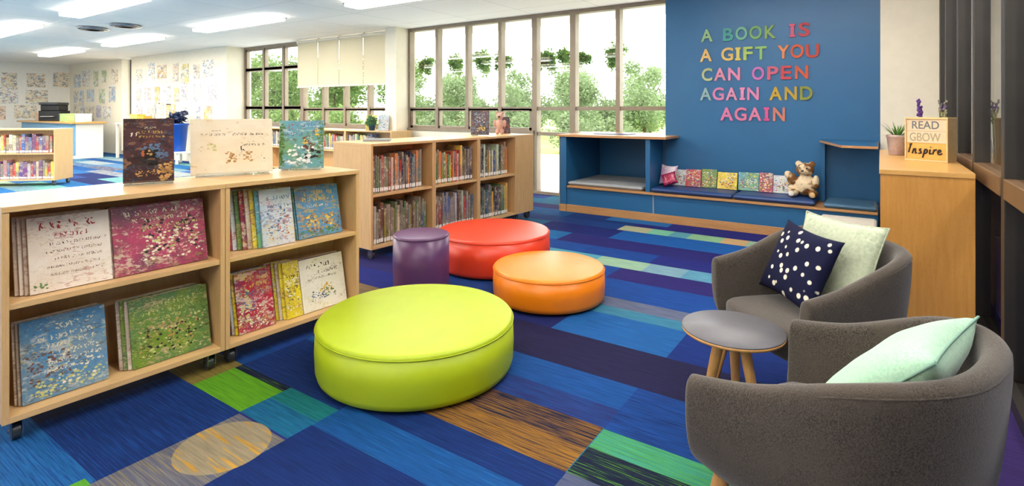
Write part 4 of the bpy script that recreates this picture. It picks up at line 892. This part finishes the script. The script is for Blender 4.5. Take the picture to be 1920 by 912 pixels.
# front runs from (.15,4.95) to (.385,4.827)
wS, dS, hS = .27, .13, .315
M['pine'] = wood('pale_pine', sc(226, 196, 140), sc(214, 180, 122), 'x', .5)
M['pinew'] = plain('whitewashed_plank', sc(218, 198, 166), .6, .3, var=.06, scale=6, stretch=(1, 1, 8)); M['amber'] = wood('amber_plank', sc(222, 172, 84), sc(210, 156, 66), 'x', .5)
fr = MB(); fr.box(-wS / 2, wS / 2, 0, dS, 0, .012); fr.box(-wS / 2, wS / 2, 0, dS, hS - .014, hS); fr.box(-wS / 2, -wS / 2 + .01, 0, dS, .012, hS - .014); fr.box(wS / 2 - .01, wS / 2, 0, dS, .012, hS - .014); fr.box(-wS / 2 + .01, wS / 2 - .01, .03, .036, .012, hS - .014)
fr.build('frame', M['pine'], sg, .0015)
for z0, z1, mt in ((.013, .130, 'amber'), (.131, .215, 'pinew'), (.216, hS - .0145, 'pinew')): box(-wS / 2 + .0105, wS / 2 - .0105, .008, .029, z0, z1).build('plank', M[mt], sg, .001)
def wtext(txt, x0, x1, z0, z1, mat, nm, y=.0072, kern=.0):
    cu = bpy.data.curves.new('t', 'FONT'); cu.body = txt; cu.size = 1; cu.extrude = .5; cu.offset = kern
    if nm == 'script': cu.shear = .35
    ob = bpy.data.objects.new('t', cu); COL.objects.link(ob); bpy.context.view_layer.update()
    me = bpy.data.meshes.new_from_object(ob.evaluated_get(bpy.context.evaluated_depsgraph_get())); bpy.data.objects.remove(ob)
    v = [p.co for p in me.vertices]; a, b = min(p.x for p in v), max(p.x for p in v); c, d = min(p.y for p in v), max(p.y for p in v)
    MB().add([(x0 + (p.x - a) / (b - a) * (x1 - x0), y + (.5 - p.z) * .0014, z0 + (p.y - c) / (d - c) * (z1 - z0)) for p in v], [tuple(p.vertices) for p in me.polygons]).build('lettering', mat, sg)
wtext('READ', -.09, .08, .232, .288, plain('slate_ink', sc(104, 110, 114), .6), 'r', kern=.012)
wtext('GBOW', -.105, .09, .143, .203, plain('pale_ink', sc(160, 152, 120), .6), 'r', kern=.006)
# brushed script "Inspire"
script = {'I': [[(0, .1), (.28, 1.35)], [(.12, 1.3), (.42, 1.38)]],
          'n': [[(0, 0), (.2, .72)], [(.1, .4), (.3, .7), (.42, .68), (.36, .3), (.42, .03), (.56, .12)]],
          's': [[(.42, .68), (.22, .66), (.2, .48), (.4, .3), (.34, .06), (.08, .05)]],
          'p': [[(.0, -.55), (.3, .72)], [(.16, .4), (.4, .7), (.56, .56), (.46, .16), (.2, .06)]],
          'i': [[(.16, .7), (.06, .12), (.14, .02), (.3, .14)], [(.2, .98), (.24, 1.04)]],
          'r': [[(0, 0), (.2, .72)], [(.12, .42), (.34, .7), (.48, .64)]],
          'e': [[(.06, .36), (.4, .44), (.38, .66), (.2, .68), (.06, .4), (.1, .08), (.3, .02), (.56, .2)]]}
m = MB(); x = 0; ks = .068
for ch, adv in (('I', .44), ('n', .66), ('s', .56), ('p', .72), ('i', .42), ('r', .52), ('e', .6)):
    for stt in script[ch]: m.path([(-.112 + (x + p[0]) * .0545, .0068, .052 + p[1] * .05) for p in stt], .0055, 8)
    x += adv
m.build('lettering', plain('black_brush_ink', sc(42, 30, 26), .6), sg)
# lavender sprigs and plant
for x, y, lb, c1 in ((.255, 5.36, 'purple lavender sprig in a slim glass behind the box sign', sc(110, 70, 150)), (.40, 5.30, 'yellow green sprig in a slim glass behind the box sign', sc(190, 196, 70))):
    o = thing('flower_sprig', lb, 'flower', (x, y, 1.0305))
    MB().lathe([(.022, 0), (.024, .005), (.026, .15), (.023, .15), (.02, .01)], 20).build('vase', M['acrylic'], o)
    m = MB(); fl_ = MB(); r_ = random.Random(int(x * 100))
    for k in range(4):
        dx, dy = r_.uniform(-.03, .03), r_.uniform(-.02, .02); hgt = r_.uniform(.36, .45)
        m.tube((0, 0, .01), (dx, dy, hgt), .0022, .0015, 6)
        for j in range(9): fl_.ball((dx * (.75 + .03 * j) + r_.uniform(-.008, .008), dy + r_.uniform(-.006, .006), hgt * .75 + j * .014), (.008, .008, .011), 8)
    m.build('stem', M['leafpot'], o); fl_.build('blossom', plain('blossom_' + ('a' if x < .3 else 'b'), c1, .8, c2=sc(90, 50, 130)), o)
o = thing('potted_plant', 'small spiky green plant in a pale pinkish pot beside the box sign', 'plant', (.115, 5.45, 1.0305))
MB().lathe([(.055, 0), (.06, .004), (.072, .14), (.078, .145), (.078, .165), (.068, .165), (.065, .14)], 28).build('pot', plain('pinkish_grey_pot', sc(196, 176, 168), .6, c2=sc(170, 140, 132), scale=12), o)
MB().lathe([(.0655, .145), (.03, .15)], 20).build('soil', M['bark'], o)
m = MB(); r_ = random.Random(3)
for k in range(38):
    a = r_.random() * 6.28; L = r_.uniform(.10, .22); up = r_.uniform(.25, 1.2); pts = []
    for j in range(6):
        q = j / 5; rad = .02 + L * q * math.cos(up) ; z = .15 + L * (q * math.sin(up) - .25 * q * q); wd = .008 * (1 - q) + .0006
        pts.append((rad, z, wd))
    v = []
    for rad, z, wd in pts: v += [(rad * math.cos(a) - wd * math.sin(a), rad * math.sin(a) + wd * math.cos(a), z), (rad * math.cos(a) + wd * math.sin(a), rad * math.sin(a) - wd * math.cos(a), z)]
    m.add(v, [(2 * j, 2 * j + 1, 2 * j + 3, 2 * j + 2) for j in range(5)], 0, True)
m.build('leaves', M['leafpot'], o)

# ------------------------------------------------------------------ ottomans
def ottoman(label, loc, r, h, mat, name='ottoman', cat='ottoman', rnd=.035):
    o = thing(name, label, cat, (*loc, 0))
    rn = rnd
    side = [(r - .03, .012), (r - .008, .022), (r, .05), (r + .004, h * .5), (r, h - rn)]
    MB().lathe(side, 96).build('side_panel', M[mat], o)
    tp = [(r, h - rn)] + [(r - rn + rn * math.cos(a), h - rn + rn * math.sin(a)) for a in [R(q) for q in range(12, 91, 13)]] + [(r * .8, h + .004), (r * .5, h + .010), (r * .2, h + .013), (.01, h + .0135)]
    MB().lathe(tp, 96).build('top_panel', M[mat], o)
    pr = [(r + .0012 + .003 * math.cos(a), h - rn + .003 * math.sin(a)) for a in [2 * math.pi * i / 8 for i in range(8)]]
    MB().lathe(pr + [pr[0]], 96).build('piping', M[mat], o)
    MB().lathe([(r - .05, 0), (r - .045, .013), (.02, .013)], 48).build('base', M['black'], o)
    return o
ottoman('large round lime green vinyl ottoman in the foreground', (-2.116, 2.19), .53, .275, 'lime', rnd=.02)
ottoman('round orange vinyl ottoman beside the red one', (-2.05, 3.515), .412, .245, 'orange', rnd=.018)
ottoman('large round red vinyl ottoman in front of the far bookcases', (-2.895, 3.98), .505, .32, 'red', rnd=.018)
ottoman('tall narrow plum purple vinyl stool beside the red ottoman', (-2.93, 3.08), .212, .45, 'purple', 'round_stool', 'stool', .014)

# ------------------------------------------------------------------ armchairs
def armchair(label, loc, rz):
    o = thing('tub_armchair', label, 'armchair', (*loc, 0), rz, 'charcoal tub armchairs')
    A_, B_ = .315, .255     # half width and depth of the centre line of the shell (front = -y)
    st = []
    for k in range(5): st.append((-A_ - .012 + .012 * k / 4, -.335 + .30 * k / 4, -1, 0))
    N = 18
    for k in range(1, N):
        a = math.pi - math.pi * k / N; ca, sa = math.cos(a), math.sin(a); e = .82
        st.append((math.copysign(abs(ca) ** e, ca) * A_, -.035 + (abs(sa) ** e) * B_, 0, 0))
    for k in range(5): st.append((A_ + .012 * k / 4, -.035 - .30 * k / 4, 1, 0))
    pts = [Vector((p[0], p[1])) for p in st]; nst = len(pts)
    ring = []
    for i, p in enumerate(pts):
        tg = (pts[min(i + 1, nst - 1)] - pts[max(i - 1, 0)]).normalized(); nr = Vector((-tg.y, tg.x))   # outward
        if nr.dot(p - Vector((0, -.05))) < 0: nr = -nr
        back = max(0, min(1, (p.y + .30) / .50)); back = back * back * (3 - 2 * back)
        top = .645 + .15 * back; bot = .315; lean = .02 + .08 * back; w_ = .036
        end = min(i, nst - 1 - i); fr_ = 1.0
        if end == 0: bot = .345; top -= .012
        if end == 1: bot = .325
        prof = [(-.01 - .05, bot), (w_ - .045, bot + .025), (w_ - .008, bot + .08), (w_ + .004, bot + .17), (w_ + .002, top - .035), (w_ - .010, top - .010), (w_ - .03, top), (-w_ + .03, top), (-w_ + .012, top - .008), (-w_, top - .03), (-w_, .46), (-w_ - .004, .40), (-w_ - .02, bot)]
        rg = []
        for (q, z) in prof:
            off = q * fr_ + lean * (z - .42) * (1 if z > .3 else .7); rg.append((p.x + nr.x * off, p.y + nr.y * off, z))
        ring.append(rg)
    def cap(rg, fy):   # rounded arm end
        c = sum((Vector(v) for v in rg), Vector()) / len(rg)
        out = []
        for s_, d in ((.94, .018), (.72, .030)):
            out.append([(c.x + (v[0] - c.x) * s_, v[1] - d, c.z + (v[2] - c.z) * (1 - (1 - s_) * .28)) for v in rg])
        return out
    c0 = cap(ring[0], -1); c1 = cap(ring[-1], -1)
    rings = [c0[1], c0[0]] + ring + [c1[0], c1[1]]
    m = MB(); K = len(rings[0]); v = [p for rg in rings for p in rg]; f = []
    for i in range(len(rings) - 1):
        for j in range(K): f.append((i * K + j, (i + 1) * K + j, (i + 1) * K + (j + 1) % K, i * K + (j + 1) % K))
    f.append(tuple(reversed(range(K)))); f.append(tuple((len(rings) - 1) * K + j for j in range(K)))
    m.add(v, f, 0, True); sh = m.build('shell', M['tweed'], o, 0, 2)
    bm = bmesh.new(); bm.from_mesh(sh.data); bmesh.ops.recalc_face_normals(bm, faces=bm.faces); bm.to_mesh(sh.data); bm.free()
    # seam welt along the outer upper edge
    s2 = MB(); s2.path([(rg[5][0] , rg[5][1], rg[5][2] - .014) for rg in ring], .0035, 6); s2.build('piping', M['tweed'], o)
    # seat
    inner = [Vector((rg[10][0], rg[10][1])) for rg in ring]; inner = [p * 1.0 for p in inner]
    fr0, fr1 = inner[0], inner[-1]
    front = [Vector((fr1.x + (fr0.x - fr1.x) * q, -.352 - .03 * math.sin(math.pi * q))) for q in (.02, .25, .5, .75, .98)]
    outl = inner[1:-1] + front; cen = Vector((0, -.03)); m = MB(); v = []; f = []; nn = len(outl)
    for s_, z in ((.90, .325), (.975, .33), (.99, .35), (.99, .41), (.985, .425), (.95, .442), (.8, .45), (.4, .455)):
        v += [(cen.x + (p.x - cen.x) * s_, cen.y + (p.y - cen.y) * s_, z) for p in outl]
    for k in range(7):
        for i in range(nn): f.append((k * nn + i, k * nn + (i + 1) % nn, (k + 1) * nn + (i + 1) % nn, (k + 1) * nn + i))
    f.append(tuple(reversed(range(nn)))); f.append(tuple(7 * nn + i for i in range(nn)))
    se = m.add(v, f, 0, True).build('seat', M['tweed'], o, 0, 1)
    bm = bmesh.new(); bm.from_mesh(se.data); bmesh.ops.recalc_face_normals(bm, faces=bm.faces); bm.to_mesh(se.data); bm.free()
    for sx in (-1, 1):
        for sy in (-1, 1):
            MB().tube((sx * .305, -.07 + sy * .30, 0), (sx * .265, -.06 + sy * .235, .34), .014, .024, 20).build('leg', M['legwood'], o)
    return o
C1 = (-.23, 2.96); C2 = (-.02, 1.82)
A1 = armchair('charcoal tub armchair holding the dotted navy pillow, before the oak bookcase', C1, -45)
A2 = armchair('charcoal tub armchair nearest the camera with one mint pillow', C2, -107)
# pillows
t = NT('navy_dotted_cotton'); vo = t.n('TexVoronoi'); vo.inputs['Scale'].default_value = 21; vo.inputs['Randomness'].default_value = .8; t.l(t.coord((1, 1.0, .3)), vo.inputs['Vector'])
sp = t.ramp(vo.outputs['Distance'], .22, .28, (1, 1, 1), (0, 0, 0)); M['dots'] = t.fin(t.mix(sp, sc(22, 24, 52), sc(222, 214, 196)), .9, .15)
def chairpt(c, rz, x, y, z): a = R(rz); return (c[0] + x * math.cos(a) - y * math.sin(a), c[1] + x * math.sin(a) + y * math.cos(a), z)
def chairdir(rz, x, y, z): a = R(rz); return (x * math.cos(a) - y * math.sin(a), x * math.sin(a) + y * math.cos(a), z)
pillow('throw_pillow', 'cream sage linen pillow leaning behind the dotted navy one', (.50, .43), .09, 'sage', frame(chairpt(C1, -45, -.02, .075, .668), chairdir(-45, 1, 0, .03), chairdir(-45, 0, -1, .36)), 'pillow', .08, 'sage', seed=1)
pillow('throw_pillow', 'navy pillow with white dots standing in the rear armchair', (.41, .37), .10, 'dots', frame(chairpt(C1, -45, -.055, -.08, .652), chairdir(-45, 1, 0, -.09), chairdir(-45, -.05, -1, .45)), 'pillow', .1, seed=2)
pillow('throw_pillow', 'mint green pillow leaning in the armchair nearest the camera', (.48, .44), .15, 'mint', frame(chairpt(C2, -107, .0, .04, .665), chairdir(-107, 1, .0, .06), chairdir(-107, 0, -1, .95)), 'pillow', .1, 'seam', seed=3)

# ------------------------------------------------------------------ side table
o = thing('side_table', 'small round grey topped side table with oak legs between the armchairs', 'table', (-.52, 2.44, 0), 0)
MB().lathe([(.15, .452), (.2, .454), (.205, .458), (.2055, .468)], 64).build('edge_band', M['legwood'], o)
MB().lathe([(.2055, .4685), (.204, .4735), (.01, .4738)], 64).build('top', M['tabletop'], o)
for k in range(3):
    a = R(215 + 120 * k); MB().tube((.15 * math.cos(a), .15 * math.sin(a), 0), (.05 * math.cos(a), .05 * math.sin(a), .452), .014, .024, 20).build('leg', M['legwood'], o)
MB().lathe([(.07, .436), (.075, .44), (.075, .452)], 24).build('plate', M['legwood'], o)
